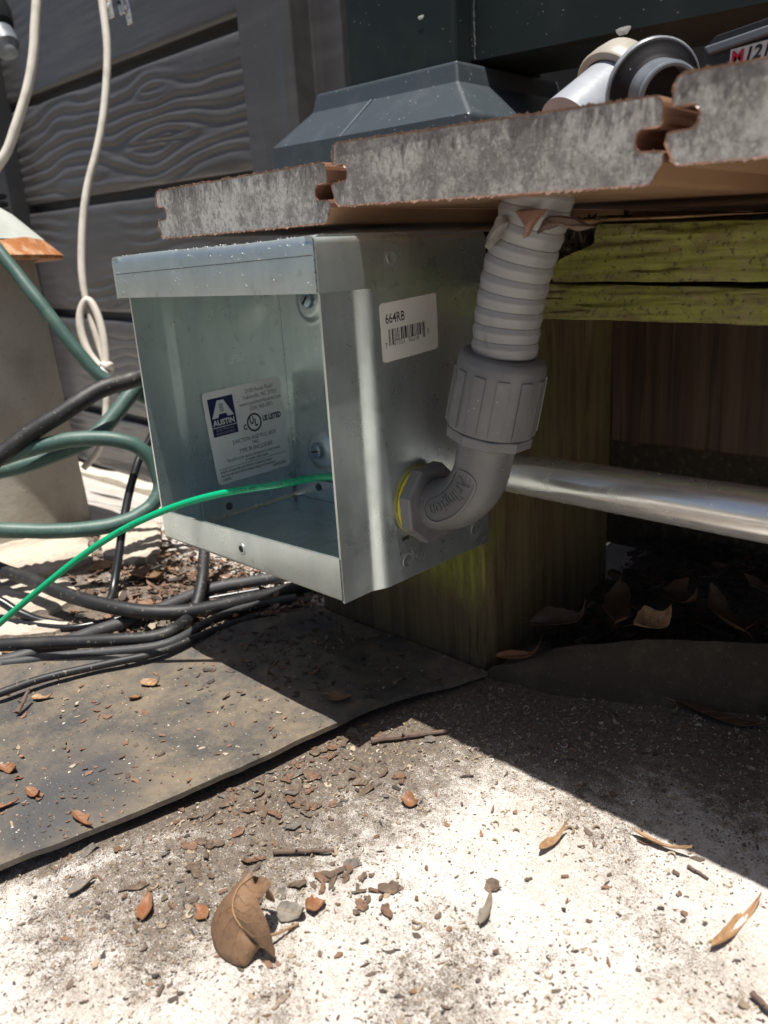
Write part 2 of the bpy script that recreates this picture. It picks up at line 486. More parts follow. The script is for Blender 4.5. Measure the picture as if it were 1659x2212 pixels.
M['leaf_shaded'] = layered('shaded_brown_leaf', (.075, .042, .022), [('noise', 90, .42, .68, (.05, .027, .015)), ('noise', 600, .55, .7, (.11, .065, .036), {'amt': .5})], rough=.6, bumps=[('noise', 130, .4, 1.2)])  # darker brown leaf, with the shade under the deck put into its colour
M['leaf_tan'] = layered('dry_tan_leaf', (.34, .21, .11), [('noise', 160, .45, .7, (.22, .12, .06))], rough=.6, bumps=[('noise', 260, .4, .8)])
M['leaf_grey'] = layered('grey_leaf_fragment', (.20, .185, .16), [('noise', 200, .45, .7, (.12, .11, .095))], rough=.8, bumps=[('noise', 260, .5, .8)])
M['flake'] = layered('bark_flake', (.105, .074, .052), [('noise', 260, .42, .68, (.20, .145, .10)), ('noise', 700, .5, .7, (.06, .04, .03))], rough=.85, bumps=[('noise', 500, .5, .6)])
M['flake_warm'] = layered('warm_bark_flake', (.15, .082, .05), [('noise', 260, .42, .68, (.22, .135, .085)), ('noise', 700, .5, .7, (.07, .04, .028))], rough=.8, bumps=[('noise', 500, .5, .6)])
M['flake_grey'] = layered('grey_bark_flake', (.13, .115, .098), [('noise', 260, .42, .68, (.19, .17, .145)), ('noise', 700, .5, .7, (.06, .05, .042))], rough=.9, bumps=[('noise', 500, .5, .6)])
M['flake_red'] = layered('reddish_leaf_flake', (.18, .095, .06), [('noise', 260, .42, .68, (.15, .075, .045))], rough=.6, bumps=[('noise', 500, .5, .6)])
M['debris'] = layered('loose_debris', (.1, .1, .1), [('noise', 900, .5, .75, (.09, .07, .055), {'amt': .45})], rough=.85, tint=True)
M['litter'] = layered('leaf_litter', (.1, .1, .1), [('noise', 500, .5, .75, (.12, .06, .03), {'amt': .4})], rough=.75, tint=True)
M['soil'] = layered('far_ground', (.16, .13, .10), [('noise', 3, .4, .7, (.10, .10, .06))], rough=.95)


def concrete():
    k = NT('dirty_pale_concrete')
    a = k.n('ShaderNodeAttribute'); a.attribute_name = 'dirt'
    d = a.outputs['Fac']
    c = k.mix(lin((.54, .51, .475)), lin((.64, .615, .58)), k.ramp(k.tex('noise', 28, 6), .38, .66))
    c = k.mix(c, lin((.44, .39, .335)), k.mul(k.ramp(k.tex('noise', 13, 8, .78), .46, .66), .75))
    c = k.mix(c, lin((.62, .59, .55)), k.mul(k.ramp(k.tex('noise', 190, 6, .75), .52, .62), .7))
    # fine pitting and grains of sand
    c = k.mix(c, lin((.24, .20, .165)), k.mul(k.ramp(k.tex('noise', 800, 6, .8), .54, .60), .7))
    c = k.mix(c, lin((.16, .135, .115)), k.mul(k.ramp(k.tex('noise', 2000, 4, .85), .56, .60), .85))
    c = k.mix(c, lin((.07, .06, .052)), k.mul(k.ramp(k.tex('noise', 2800, 3, .8), .60, .63), .9))
    # dirt that fills the low places: dirt attribute against a fine noise
    hi = k.tex('noise', 2100, 5, .88); mid = k.tex('noise', 210, 5, .7)
    f = k.n('ShaderNodeMath', operation='MULTIPLY_ADD'); k.l(hi, f.inputs[0]); f.inputs[1].default_value = 1.9; k.l(d, f.inputs[2])
    g = k.n('ShaderNodeMath', operation='MULTIPLY_ADD'); k.l(mid, g.inputs[0]); g.inputs[1].default_value = .9; k.l(f.outputs[0], g.inputs[2])
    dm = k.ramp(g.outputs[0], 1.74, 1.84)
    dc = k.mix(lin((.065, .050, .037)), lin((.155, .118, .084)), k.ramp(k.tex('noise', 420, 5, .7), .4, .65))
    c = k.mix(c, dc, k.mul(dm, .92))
    k.l(c, k.b.inputs['Base Color'])
    k.b.inputs['Roughness'].default_value = .9
    k.b.inputs['Specular IOR Level'].default_value = .25
    b1 = k.n('ShaderNodeBump'); b1.inputs['Strength'].default_value = .55; b1.inputs['Distance'].default_value = .0008
    k.l(k.tex('noise', 900, 6, .8), b1.inputs['Height'])
    b2 = k.n('ShaderNodeBump'); b2.inputs['Strength'].default_value = .4; b2.inputs['Distance'].default_value = .002
    k.l(k.tex('noise', 70, 5), b2.inputs['Height']); k.l(b1.outputs[0], b2.inputs['Normal'])
    k.l(b2.outputs[0], k.b.inputs['Normal'])
    return k.mat


M['concrete'] = concrete()

# ------------------------------------------------------------------ ground
# (u, v, radius px, amount): where dirt has gathered on the slab, as seen on site
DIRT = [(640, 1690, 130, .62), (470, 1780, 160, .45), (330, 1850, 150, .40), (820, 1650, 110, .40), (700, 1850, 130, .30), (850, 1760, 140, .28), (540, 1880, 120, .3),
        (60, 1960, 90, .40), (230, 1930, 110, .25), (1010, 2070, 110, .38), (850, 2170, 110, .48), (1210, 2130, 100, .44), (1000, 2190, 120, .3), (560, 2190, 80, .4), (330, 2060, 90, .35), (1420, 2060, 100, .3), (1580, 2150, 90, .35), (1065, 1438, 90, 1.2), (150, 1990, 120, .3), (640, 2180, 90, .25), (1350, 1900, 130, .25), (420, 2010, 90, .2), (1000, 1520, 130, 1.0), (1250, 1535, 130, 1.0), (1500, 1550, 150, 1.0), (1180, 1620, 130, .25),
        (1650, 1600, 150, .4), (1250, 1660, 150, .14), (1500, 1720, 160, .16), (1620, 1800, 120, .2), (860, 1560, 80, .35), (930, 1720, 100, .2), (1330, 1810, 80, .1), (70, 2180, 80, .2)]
_D = [(ground(u, v)[:2], r, a) for u, v, r, a in DIRT]
MAT_Y = np.array([-330, -260, -200, -145, -101, -52, 6, 46, 70, 92, 112]); MAT_X = np.array([70, 80, 90, 99, 109, 124, 129, 134, 145, 156, 160])


def dirt(x, y):
    x = np.asarray(x, float); y = np.asarray(y, float)
    P = np.stack([x, y, np.full_like(x, -83.0)], -1)
    c = (P - CAM) @ RM.T
    z = np.maximum(c[..., 2], 60)
    d = np.zeros_like(x)
    for (q, r, a) in _D:
        zz = (np.array([q[0], q[1], -83]) - CAM) @ RM[2]
        rad = r * zz / FPX * .95
        dx = x - q[0]; dy = y - q[1]
        # pools are longer across the slope of view: measure along world axes
        d += .60 * a * np.exp(-((dx * .72 + dy * .7) ** 2 / rad ** 2 + (dx * .7 - dy * .72) ** 2 / (2.2 * rad) ** 2))
    ds = x - np.interp(y, MAT_Y, MAT_X)
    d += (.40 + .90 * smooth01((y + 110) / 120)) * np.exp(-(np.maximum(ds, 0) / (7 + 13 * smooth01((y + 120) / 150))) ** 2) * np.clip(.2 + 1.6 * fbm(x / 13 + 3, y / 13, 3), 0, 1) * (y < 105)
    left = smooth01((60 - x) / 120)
    d += smooth01((x - 140) / 20) * smooth01((y - 120) / 40) * .8  # soil under the deck; its dark tone also stands for the shade
    return np.clip(d, 0, .8) * (1 - .5 * left) + .22 * left * fbm(x / 60, y / 60) * 2 * .8


gx = np.concatenate([np.linspace(-1700, -640, 28)[:-1], np.linspace(-640, 40, 120)[:-1], np.linspace(40, 480, 160), np.linspace(480, 1500, 24)[1:]])
gy = np.concatenate([np.linspace(-700, -260, 14)[:-1], np.linspace(-260, 210, 170), np.linspace(210, 1500, 60)[1:]])
X, Y = np.meshgrid(gx, gy, indexing='ij')
Zs = zg(X, Y) + (fbm(X / 55, Y / 55) - .5) * 2.2 + (fbm(X / 9, Y / 9, 3) - .5) * .9
mb = MB(); mb.grid(np.stack([X, Y, Zs], -1))
slab = mb.build('concrete_slab', M['concrete'], smooth=True, fixn=False, angle=180)
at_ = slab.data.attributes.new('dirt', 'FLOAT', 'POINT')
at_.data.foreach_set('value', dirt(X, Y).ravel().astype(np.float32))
tag(slab, kind='structure')
mb = MB(); mb.add([(-40000, -40000, -330), (40000, -40000, -330), (40000, 40000, -330), (-40000, 40000, -330)], [(0, 1, 2, 3)])
tag(mb.build('ground', M['soil']), kind='structure')


def slab_z(x, y):
    return float(zg(x, y) + (fbm(np.array(x / 55), np.array(y / 55)) - .5) * 2.2 + (fbm(np.array(x / 9), np.array(y / 9), 3) - .5) * .9)


# ------------------------------------------------------------------ fence
FY = 430.0
tilt = lambda z, x: z - (x + 760) * .0295
fence = thing('fence', (-760, FY, -205), 'grey embossed wood grain fence of wide horizontal boards behind the box', 'fence')
zl = [-199 + 0, -86, 87, 268, 433, 606, 780]
zl = [-206, -88, 85, 267, 434, 607, 780]
for i in range(6):
    z0, z1 = zl[i] + 8, zl[i + 1] - 7
    nx, nz = 200, max(30, int((z1 - z0) / 1.5))
    xs = np.linspace(-1128, -398, nx); zs = np.linspace(z0, z1, nz)
    XX, ZZ = np.meshgrid(xs, zs, indexing='ij')
    w = (ZZ - z0) / (z1 - z0)
    # plain-sawn grain with knots: stretched noise carries the lines round the knots
    D = 34 * (fbm(XX / 230 + 9 * i, ZZ / 120 + 5 * i, 3) - .5) * 2
    for (kx, kz, ks, ka) in {3: [(-650, 330, 46, 30), (-655, 390, 26, 16), (-900, 300, 60, 10)], 2: [(-900, 190, 60, 8)], 1: [(-700, 0, 40, 12)], 4: [(-800, 520, 50, 10)]}.get(i, []):
        q = np.exp(-(((XX - kx) / (ks * 1.9)) ** 2 + ((ZZ - kz) / ks) ** 2))
        D += ka * q * np.sign(ZZ - kz) * -1.0 * np.minimum(1, np.abs(ZZ - kz) / 6)
    ph = (ZZ + D) / (19.0 if i == 3 else 14.0 + 3.0 * (i % 3))
    s = .5 + .5 * np.sin(2 * np.pi * ph)
    amp = smooth01((fbm(XX / 180 + 3 * i, ZZ / 60 + 2 * i, 3) - .30) / .3)
    if i == 3: amp = smooth01(.9 * (fbm(XX / 240 + 2, ZZ / 70, 3) - .2) / .25)
    if i >= 4: amp *= .35
    if i in (1, 2): amp *= .6
    H = -1.9 * amp * s * (.55 + .9 * fbm(XX / 90 + 11 * i, ZZ / 9, 3)) - .25 * fbm(XX / 40, ZZ / 3, 2)
    edge = 3.0 * (np.exp(-(ZZ - z0) / 2.5) + np.exp(-(z1 - ZZ) / 2.5))
    YY = FY - H * 0 - (H) * 1.0 + edge
    mb = MB()
    mb.grid(np.stack([XX, YY, tilt(ZZ, XX)], -1))
    # the solid board behind its face, and the recessed tongue under it
    for (a, b, c, d, e, f) in ((-1128, -398, FY + 5.2, FY + 19, z0 + .3, z1 - .3), (-1128, -398, FY + 19.2, FY + 26, z0 - 17, z0 + 6)):
        k = MB(); k.box(a, b, c, d, e, f); k.xf(lambda p: (p[0], p[1], tilt(p[2], p[0]))); mb.add(k.v, k.f)
    mb.m[-6:] = [1] * 6  # tongue coloured dark so the gap reads as shaded
    mb.build('fence_board', [M['fence'], M['fence_dark']], fence, smooth=True, fixn=False, angle=60)
mb = MB()
mb.prism([(-403, FY - 34), (-372, FY - 36), (-350, FY - 31), (-328, FY - 36), (-312, FY - 34), (-312, FY - 6), (-300, FY - 4), (-268, FY - 4), (-268, FY + 55), (-403, FY + 55)], 'z', -330, 900)
mb.build('fence_post', M['fence'], fence, bevel=2)
mb = MB()
mb.prism([(-1215, FY - 34), (-1180, FY - 38), (-1150, FY - 34), (-1126, FY - 30), (-1126, FY + 55), (-1215, FY + 55)], 'z', -330, 900)
o = mb.build('fence_post', M['fence_dark'], fence, bevel=2); o['label'] = 'darker fence post at the left end'
mb = MB(); k = MB(); k.box(-268, -200, FY + 8, FY + 30, -230, 900); mb.add(k.v, k.f)
mb.build('end_channel', M['fence_dark'], fence)
# added dark backdrop behind the railing, closes off the bright sky
tf = thing('dark_backdrop', (300, FY + 70, -80), 'added dark backdrop panel behind the deck railing', 'panel')
mb = MB(); mb.box(-190, 1700, FY + 60, FY + 80, -330, 900); mb.build('backdrop_sheet', M['fence_dark'], tf)
for xx in (140, 700, 1300):
    mb = MB(); mb.box(xx, xx + 60, FY + 45, FY + 59.6, -330, 900); mb.build('backdrop_batten', M['fence_dark'], tf, bevel=2)

# a strip of white trim lies along the foot of the fence
mb = MB()
p0 = np.array(at(128, 1002, 'y', FY - 45)); p1 = np.array(at(345, 1062, 'y', FY - 45)); p1 = p1 + (p1 - p0) * .6
for i in range(1):
    d = (p1 - p0) / 24
    pts = np.array([p0 + d * t for t in range(25)])
    pts[:, 2] += 2.5 * np.sin(np.arange(25) * .9) + rng.normal(0, .6, 25)
    G = np.array([[q + (0, 0, -14), q + (0, -3, 0), q + (0, 14, 5)] for q in pts])
    mb.sheet(G, 5, nrm=(0, -1, .3))
tag(mb.build('trim_strip', M['trim'], origin=tuple(p0), smooth=True), 'off white weathered trim strip lying along the foot of the grey fence', 'trim')

# ------------------------------------------------------------------ deck
deck = thing('deck', (300, 300, -83), 'composite board deck corner on mossy timber framing beside the box', 'deck')


def board_profile(w, h, x0, zc, tl):
    """grooved edge board section, lower left to upper left, clockwise"""
    r = 3.2; g0, g1, gd = .40, .64, 9.0
    pts = []
    def arc(cx, cz, a0, a1, rr=r, n=4):
        for i in range(n + 1):
            a = math.radians(a0 + (a1 - a0) * i / n); pts.append((cx + rr * math.cos(a), cz + rr * math.sin(a)))
    arc(r + 2, r, 200, 270); 
    arc(w - r - 2, r, -90, -20)
    pts.extend([(w, h * .26)]); arc(w - 1.4, h * g0 - 1.6, 0, 90, 1.4, 2)
    arc(w - gd + 2.2, h * g0 + 2.2, 270, 180, 2.2, 3); arc(w - gd + 2.2, h * g1 - 2.2, 180, 90, 2.2, 3)
    arc(w - 2.6, h * g1 + 1.4, -90, 0, 1.4, 2)
    arc(w - 1.2 - r, h - r, 0, 90)
    arc(1.2 + r, h - r, 90, 180)
    arc(2.6, h * g1 + 1.4, 180, 270, 1.4, 2)
    arc(gd - 2.2, h * g1 - 2.2, 90, 0, 2.2, 3); arc(gd - 2.2, h * g0 + 2.2, 0, -90, 2.2, 3)
    arc(1.4, h * g0 - 1.6, 90, 180, 1.4, 2); pts.append((0, h * .26))
    c, s = math.cos(tl), math.sin(tl)
    return [(x0 + c * p[0] - s * p[1], zc + s * p[0] + c * p[1]) for p in pts]


def poly_face(poly, y, rough=0):
    """triangulated end face of a section"""
    tri = tessellate_polygon([[Vector((p[0], p[1], 0)) for p in poly]])
    return [(p[0], y, p[1]) for p in poly], [tuple(t) for t in tri]


def inset(poly, d):
    P = np.array(poly); n = len(P)
    a = np.roll(P, 1, 0); b = np.roll(P, -1, 0)
    t = b - a; t /= np.linalg.norm(t, axis=1)[:, None]
    nn = np.c_[-t[:, 1], t[:, 0]]
    return [tuple(p) for p in P + nn * d]


Y0 = 18.0
BOARDS = [(8.3, 163.0, -.019), (143.6, 166.6, -.047), (283.6, 164.6, -.034), (423.4, 160.0, -.03), (563, 156, -.03)]
for bi, (x0, zc, tl) in enumerate(BOARDS):
    prof = board_profile(134.6 if bi < 1 else 139.95, 23.6, x0, zc, tl)
    n = len(prof)
    ins = inset(prof, .55)
    mb = MB()
    jit = [random.uniform(-.5, .4) for _ in range(n)]
    v = [(p[0], Y0 + j, p[1]) for p, j in zip(prof, jit)] + [(p[0], Y0 + 1100, p[1]) for p in prof]
    fs = []; ms = []
    low = min(p[1] for p in prof)
    for i in range(n):
        j = (i + 1) % n
        fs.append((i, j, n + j, n + i))
        zz = (prof[i][1] + prof[j][1]) / 2 - (zc + math.sin(tl) * (prof[i][0] - x0))
        ms.append(2 if zz < 5.5 else 0)
    mb.v += v; mb.f += fs; mb.m += ms
    o = len(mb.v)
    mb.v += [(p[0], Y0 + .15, p[1]) for p in ins]
    mb.f += [(i, o + i, o + (i + 1) % n, (i + 1) % n) for i in range(n)]; mb.m += [0] * n
    ev, ef = poly_face(ins, Y0 + .15)
    mb.add(ev, ef, 1)
    mb.f.append(tuple(n + i for i in range(n))); mb.m.append(0)
    bo = mb.build('deck_board', [M['shell'], M['core'], M['tan']], deck, fixn=True)
    if bi > 2: continue
    # frayed fibres left by the saw along the edge of the cut
    fb = MB()
    P2 = np.array(prof)
    for i in range(n):
        a = P2[i]; b = P2[(i + 1) % n]; L = np.linalg.norm(b - a)
        out = np.array([(b - a)[1], -(b - a)[0]]) / (L + 1e-9)
        zz = a[1] - (zc + math.sin(tl) * (a[0] - x0))
        dens = 1.1 if zz < 4 else (.8 if zz > 20 else .2)
        for q in range(int(L * dens)):
            t = random.random(); c = a + (b - a) * t
            big = random.random() ** 3
            h = .1 + .9 * big; wd = .25 + 1.3 * random.random() * (1 + big)
            tg = (b - a) / (L + 1e-9)
            p0 = c - tg * wd - out * .5; p1 = c + tg * wd - out * .5; p2 = c + tg * wd * random.uniform(-.6, .6) + out * h * .8
            yy = Y0 - random.uniform(.1, .6)
            fb.add([(p0[0], yy + .4, p0[1]), (p1[0], yy + .3, p1[1]), (p2[0], yy - random.uniform(0, .9) * h, p2[1]), (c[0], yy + .9, c[1])], [(0, 1, 2), (0, 2, 3), (1, 3, 2), (0, 3, 1)])
    fb.build('frayed_edge', M['burr'], bo, fixn=True)['kind'] = 'stuff'
    if bi == 1:
        # torn shell and splinters round the hole the conduit comes up through
        for (uvs, yy, mt) in (([(1078, 470), (1086, 468), (1092, 482), (1072, 520), (1056, 538), (1048, 532), (1050, 512), (1064, 490)], 35, 'burr_grey'),
                              ([(1112, 456), (1178, 454), (1160, 474), (1147, 492), (1138, 512), (1130, 515), (1136, 496), (1124, 472)], 36, 'shell'),
                              ([(1166, 478), (1180, 470), (1205, 468), (1240, 474), (1262, 486), (1290, 492), (1250, 500), (1216, 480), (1186, 484), (1150, 502), (1138, 514)], 42, 'twig')):
            k = MB()
            pts = [at(u, v, 'y', yy) for u, v in uvs]
            c = np.mean(pts, 0)
            n_ = len(pts)
            fr = [tuple(p + (0, random.uniform(-1.5, .5), random.uniform(-.4, .4))) for p in pts]
            bk = [tuple(p + (random.uniform(-.4, .4), 1.8 + random.uniform(0, 1), .5)) for p in pts]
            k.add(fr + bk + [tuple(c + (0, -1.2, 0)), tuple(c + (0, 2.4, 0))],
                  [(i, (i + 1) % n_, 2 * n_) for i in range(n_)] + [(n_ + (i + 1) % n_, n_ + i, 2 * n_ + 1) for i in range(n_)] + [(i, n_ + i, n_ + (i + 1) % n_, (i + 1) % n_) for i in range(n_)])
            k.build('splinter', M['leaf_grey'] if mt == 'burr_grey' else M[mt], bo)

# joist and post under the boards
def rough_beam(x0, x1, y0, y1, ztop, zbot, nx=190, nz=26, jag=0):
    """a beam whose front face is a displaced grid and whose left end is broken"""
    xs = np.linspace(0, 1, nx); zs = np.linspace(0, 1, nz)
    A, B = np.meshgrid(xs, zs, indexing='ij')
    xx = x0 + (x1 - x0) * A
    if jag:
        endx = x0 + jag * (smooth01((B - .25) / .5)) + 7 * (fbm(B * 6 + 3, B * 0 + 1.7, 3) - .5)
        xx = endx + (x1 - endx) * A
    zt = ztop - (xx - 190) * .047; zb = zbot - (xx - 190) * .024
    zz = zb + (zt - zb) * B + (fbm(xx / 14, xx * 0 + 2.2, 4) - .5) * 1.6 * (1 if jag >= 0 else .5)
    zt0 = ztop * .37
    yy = y0 - (fbm(xx / 40 + zt0, zz / 2.4, 4) - .5) * 3.2 + 1.3 * smooth01((fbm(xx / 50 + 4, zz / 3 + 9, 3) - .62) / .05) + .8 * np.exp(-B * 14) + .8 * np.exp(-(1 - B) * 14)
    k = MB()
    G = np.stack([xx, yy, zz], -1)
    k.grid(G)
    Gb = G.copy(); Gb[..., 1] = y1
    o = len(k.v)
    k.grid(Gb, flip=True)
    a, b = nx, nz
    F = lambda i, j: i * b + j
    Bk = lambda i, j: o + i * b + j
    for i in range(a - 1):
        k.f += [(F(i, 0), Bk(i, 0), Bk(i + 1, 0), F(i + 1, 0)), (F(i, b - 1), F(i + 1, b - 1), Bk(i + 1, b - 1), Bk(i, b - 1))]; k.m += [0, 0]
    for j in range(b - 1):
        k.f += [(F(0, j), F(0, j + 1), Bk(0, j + 1), Bk(0, j)), (F(a - 1, j), Bk(a - 1, j), Bk(a - 1, j + 1), F(a - 1, j + 1))]; k.m += [0, 0]
    return k


rough_beam(192, 620, 103, 141, 155.0, 131.2, jag=22).build('rim_joist', M['moss'], deck, smooth=True, angle=50)
rough_beam(152, 620, 103.5, 141, 130.7, 115.2).build('rim_joist', M['moss'], deck, smooth=True, angle=50)
k = rough_beam(205, 620, 106, 141, 157.6, 155.2, nz=4, jag=-10); k.build('joist_strip', M['leaf_tan'], deck, smooth=True)
# rotted pocket behind the conduit
k = MB()
for i in range(340):
    c = np.array([random.uniform(158, 224), random.uniform(104, 125), random.uniform(130, 158)])
    if c[0] > 194 + 20 * (c[2] - 131) / 27 + 8: continue
    L = random.uniform(2, 8); w = random.uniform(.5, 1.6)
    d = rng.normal(0, 1, 3); d[1] *= .5; d /= np.linalg.norm(d); e = np.cross(d, rng.normal(0, 1, 3)); e /= np.linalg.norm(e) + 1e-9
    k.add([c - d * L / 2 - e * w, c - d * L / 2 + e * w, c + d * L / 2 + e * w * .4, c + d * L / 2 - e * w * .4, c + np.cross(d, e) * w], [(0, 1, 2, 3), (0, 4, 1), (1, 4, 2), (2, 4, 3), (3, 4, 0)])
k.box(154, 212, 118, 140, 131, 158)
k.build('rotten_pocket', M['rot'], deck)['kind'] = 'stuff'

# the square post: four faces with slight relief, moss on the face towards the camera
PX0, PX1, PY0, PY1 = 11.0, 150.0, 103.6, 242.0
k = MB()
zs = np.linspace(-86, 114.5, 60); xs = np.linspace(PX0, PX1, 40); ys = np.linspace(PY0, PY1, 40)
A, B = np.meshgrid(xs, zs, indexing='ij')
e = 1.6 * (np.exp(-(A - PX0) / 1.5) + np.exp(-(PX1 - A) / 1.5))
k.grid(np.stack([A, PY0 + e + (fbm(A / 5, B / 60, 4) - .5) * 1.2 + .2, B], -1))
o1 = MB(); A, B = np.meshgrid(ys, zs, indexing='ij')
e = 1.6 * (np.exp(-(A - PY0) / 1.5) + np.exp(-(PY1 - A) / 1.5))
o1.grid(np.stack([PX1 - e - (fbm(A / 5 + 20, B / 70, 4) - .5) * 1.4 - .2, A, B], -1))
post = k
post.add(o1.v, o1.f, 1)
post.box(PX0 + .5, PX1 - 2, PY0 + 2, PY1 - .5, -86, 114.3, 1)
pm, kk, cc = layered('mossy_post_face', (.10, .075, .035), [('noise', (140, 140, 9), .40, .66, (.06, .04, .02), {'detail': 6}), ('noise', (300, 300, 30), .6, .72, (.03, .025, .012), {'detail': 4})], rough=.8,
                     bumps=[('noise', (260, 260, 12), .5, 1.0, {'detail': 5})], ret=True)
# moss grows on the upper part of that face, thinning out towards the wet foot
sp = kk.n('ShaderNodeSeparateXYZ'); kk.l(kk.co, sp.inputs[0])
mz = kk.n('ShaderNodeMath', operation='ADD'); kk.l(sp.outputs[2], mz.inputs[0]); kk.l(kk.mul(kk.tex('noise', (60, 60, 25), 6, .7), .05), mz.inputs[1])
mf = kk.ramp(mz.outputs[0], .062, .092)
mcol = kk.mix(lin((.19, .20, .03)), lin((.10, .10, .02)), kk.ramp(kk.tex('noise', (200, 200, 30), 5, .7), .42, .66))
kk.l(kk.mix(cc, mcol, mf), kk.b.inputs['Base Color'])
post.build('support_post', [pm, M['post_wood']], deck, smooth=True, fixn=False, angle=50)
# planks closing the deck further in: each its own board
for i, x0 in enumerate((144.5, 284.5, 424.5, 564.5)):
    k = MB(); k.box(x0, x0 + 138.5, 243.5 + (i % 2) * 2, 262, 26 - i * 2, 150)
    k.build('skirt_plank', M['dark_wood'], deck, bevel=1.5)
k = MB(); k.box(20, 1200, 300, 330, -83, 26); k.build('dark_backing', M['rot'], deck)  # added dark backing, hides the lit ground behind the deck

# ------------------------------------------------------------------ railing
rail = thing('deck_railing', (-75, 358, -83), 'dark green railing post with flared base skirt and bottom rail', 'railing')
k = MB(); k.box(-132, -17, 300, 415, -120, 900); k.build('post_sleeve', M['sleeve'], rail, bevel=3)
k = MB()
def ring(x0, x1, y0, y1, z):
    return [(x0, y0, z + .03 * (-75 - x0)), (x1, y0, z + .03 * (-75 - x1)), (x1, y1, z + .03 * (-75 - x1)), (x0, y1, z + .03 * (-75 - x0))]
lv = [ring(-134, -15, 298, 417, 285), ring(-162, -7, 289, 425, 283.5), ring(-166, -4, 286, 428, 269.5), ring(-196, 25, 262, 452, 243), ring(-197, 26, 261, 453, 222)]
vv = [p for q in lv for p in q]
k.add(vv, [(4 * a + i, 4 * a + (i + 1) % 4, 4 * a + 4 + (i + 1) % 4, 4 * a + 4 + i) for a in range(4) for i in range(4)])
sk = k.build('base_skirt', M['skirt'], rail, bevel=2.2, seg=3)
# scuffed seam where the two halves of the skirt snap together
k = MB(); a = np.array((-92, 285.2, 270)); b = np.array((-107, 261.6, 243.6))
k.tube([a + (0, 0, 0), (a + b) / 2, b], .8, 6); k.build('skirt_seam', M['blue_grey'], sk)
k = MB()
xs = np.linspace(-16.6, 900, 30)
f = lambda x: 287 - .056 * (x + 16)
pr = [[(x, 322, f(x)), (x, 322, 560), (x, 392, 560), (x, 392, f(x) - 3), (x, 330, f(x) - 2)] for x in xs]
k.grid(np.array([q + [q[0]] for q in pr]))
k.build('bottom_rail', M['sleeve'], rail, bevel=0)
k = MB(); k.box(-17.5, -13, 318.5, 323.5, 286, 560); k.build('rail_bracket', M['sleeve'], rail, bevel=1.2)
k = MB()
for z0 in np.arange(287, 420, 3.1):
    if random.random() < .8: k.tube([(-12.8 + random.uniform(-.4, .4), 318.4, z0), (-12.8 + random.uniform(-.4, .4), 318.2, z0 + 3)], random.uniform(.25, .7), 5)
k.build('sealant_bead', M['sealant'], rail)['kind'] = 'stuff'
k = MB()
for (u, v, s) in ((1347, 67, 4.2), (910, 38, 2.4)):
    p = at(u, v, 'y', 321.5 if u > 1000 else 299.5)
    pts = [(p[0] + s * math.cos(a) * (1.2 + .3 * math.sin(3 * a)), p[1] - .4, p[2] + s * .75 * math.sin(a) * (1 + .25 * math.cos(2 * a))) for a in np.linspace(0, 6.283, 12, endpoint=False)]
    k = MB(); k.add(pts + [(p[0], p[1] - .6, p[2])], [(i, (i + 1) % 12, 12) for i in range(12)]); k.build('paint_chip', M['dome'], rail)
# second post of the railing further back
for (xx, yy) in ((62, 445),):
    pass

# ------------------------------------------------------------------ junction box
box = thing('junction_box', (78, 52, 0), 'open galvanised steel junction box with rain hood, hung beside the mossy post', 'electrical box')
W, T = 152.4, 1.3


def wallprof(sgn, xs, xo):
    """side wall section: recessed strip, joggle, outer panel"""
    c = [(xs, 0), (xs, 17), (xs + sgn * .4, 18.6), (xs + sgn * 1.2, 20.4), (xs + sgn * 2.2, 22.6), (xo - sgn * .35, 24.6), (xo, 26.6), (xo, 102)]
    inn = [(p[0] - sgn * T, p[1]) for p in c][::-1]
    return c + inn


def strip_tilted(k, poly, zf, z1, m=0):
    """vertical sheet following the section; the lower edge may vary with the depth"""
    n = len(poly)
    v = [(p[0], p[1], zf(p)) for p in poly] + [(p[0], p[1], z1) for p in poly]
    k.add(v, [(i, (i + 1) % n, n + (i + 1) % n, n + i) for i in range(n)], m)
    h = n // 2
    for i in range(h - 1):
        k.add([v[i], v[i + 1], v[n - 2 - i], v[n - 1 - i]], [(0, 1, 2, 3)], m)
        k.add([v[n + i], v[n + i + 1], v[2 * n - 2 - i], v[2 * n - 1 - i]], [(3, 2, 1, 0)], m)


k = MB(); strip_tilted(k, wallprof(1, W, W + 3.2), lambda p: 0.0, 153)
side = k.build('side_panel', M['galv'], box, smooth=True, angle=45)
k = MB(); strip_tilted(k, wallprof(-1, 0, -3.2), lambda p: 0.0, 153)
lside = k.build('side_panel', M['galv'], box, smooth=True, angle=45)
# back panel with embossed mounting dimples
xs = np.linspace(-1.7, W + 1.7, 100); zs = np.linspace(.5, 153, 100)
A, B = np.meshgrid(xs, zs, indexing='ij')
yy = np.full_like(A, 101.0)
for (cx, cz) in ((28, 125), (26, 34), (120, 125), (120, 34)):
    d = np.hypot(A - cx, B - cz); yy -= 2.6 * (1 - smooth01((d - 8) / 5))
k = MB(); k.sheet(np.stack([A, yy, B], -1), 1.2, nrm=(0, -1, 0))
k.build('back_panel', M['galv'], box, smooth=True, angle=50)
for (cx, cz, rot) in ((29.5, 126.5, .9), (26.5, 34.5, .2)):
    k = MB(); k.lathe([(5.2, 0), (5.2, 1.6), (4.6, 2.6), (3.2, 3.1), (.1, 3.1)], (cx, 98.4, cz), (0, -1, 0), 20)
    s_ = k.build('screw', M['zinc_screw'], box, smooth=True)
    k = MB(); k.box(-3.0, 3.0, 94.9, 95.4, -.4, .4)
    c, s = math.cos(rot), math.sin(rot); k.xf(lambda p: (cx + c * p[0] - s * p[2], p[1], cz + s * p[0] + c * p[2])); k.build('screw_slot', M['hole'], s_)
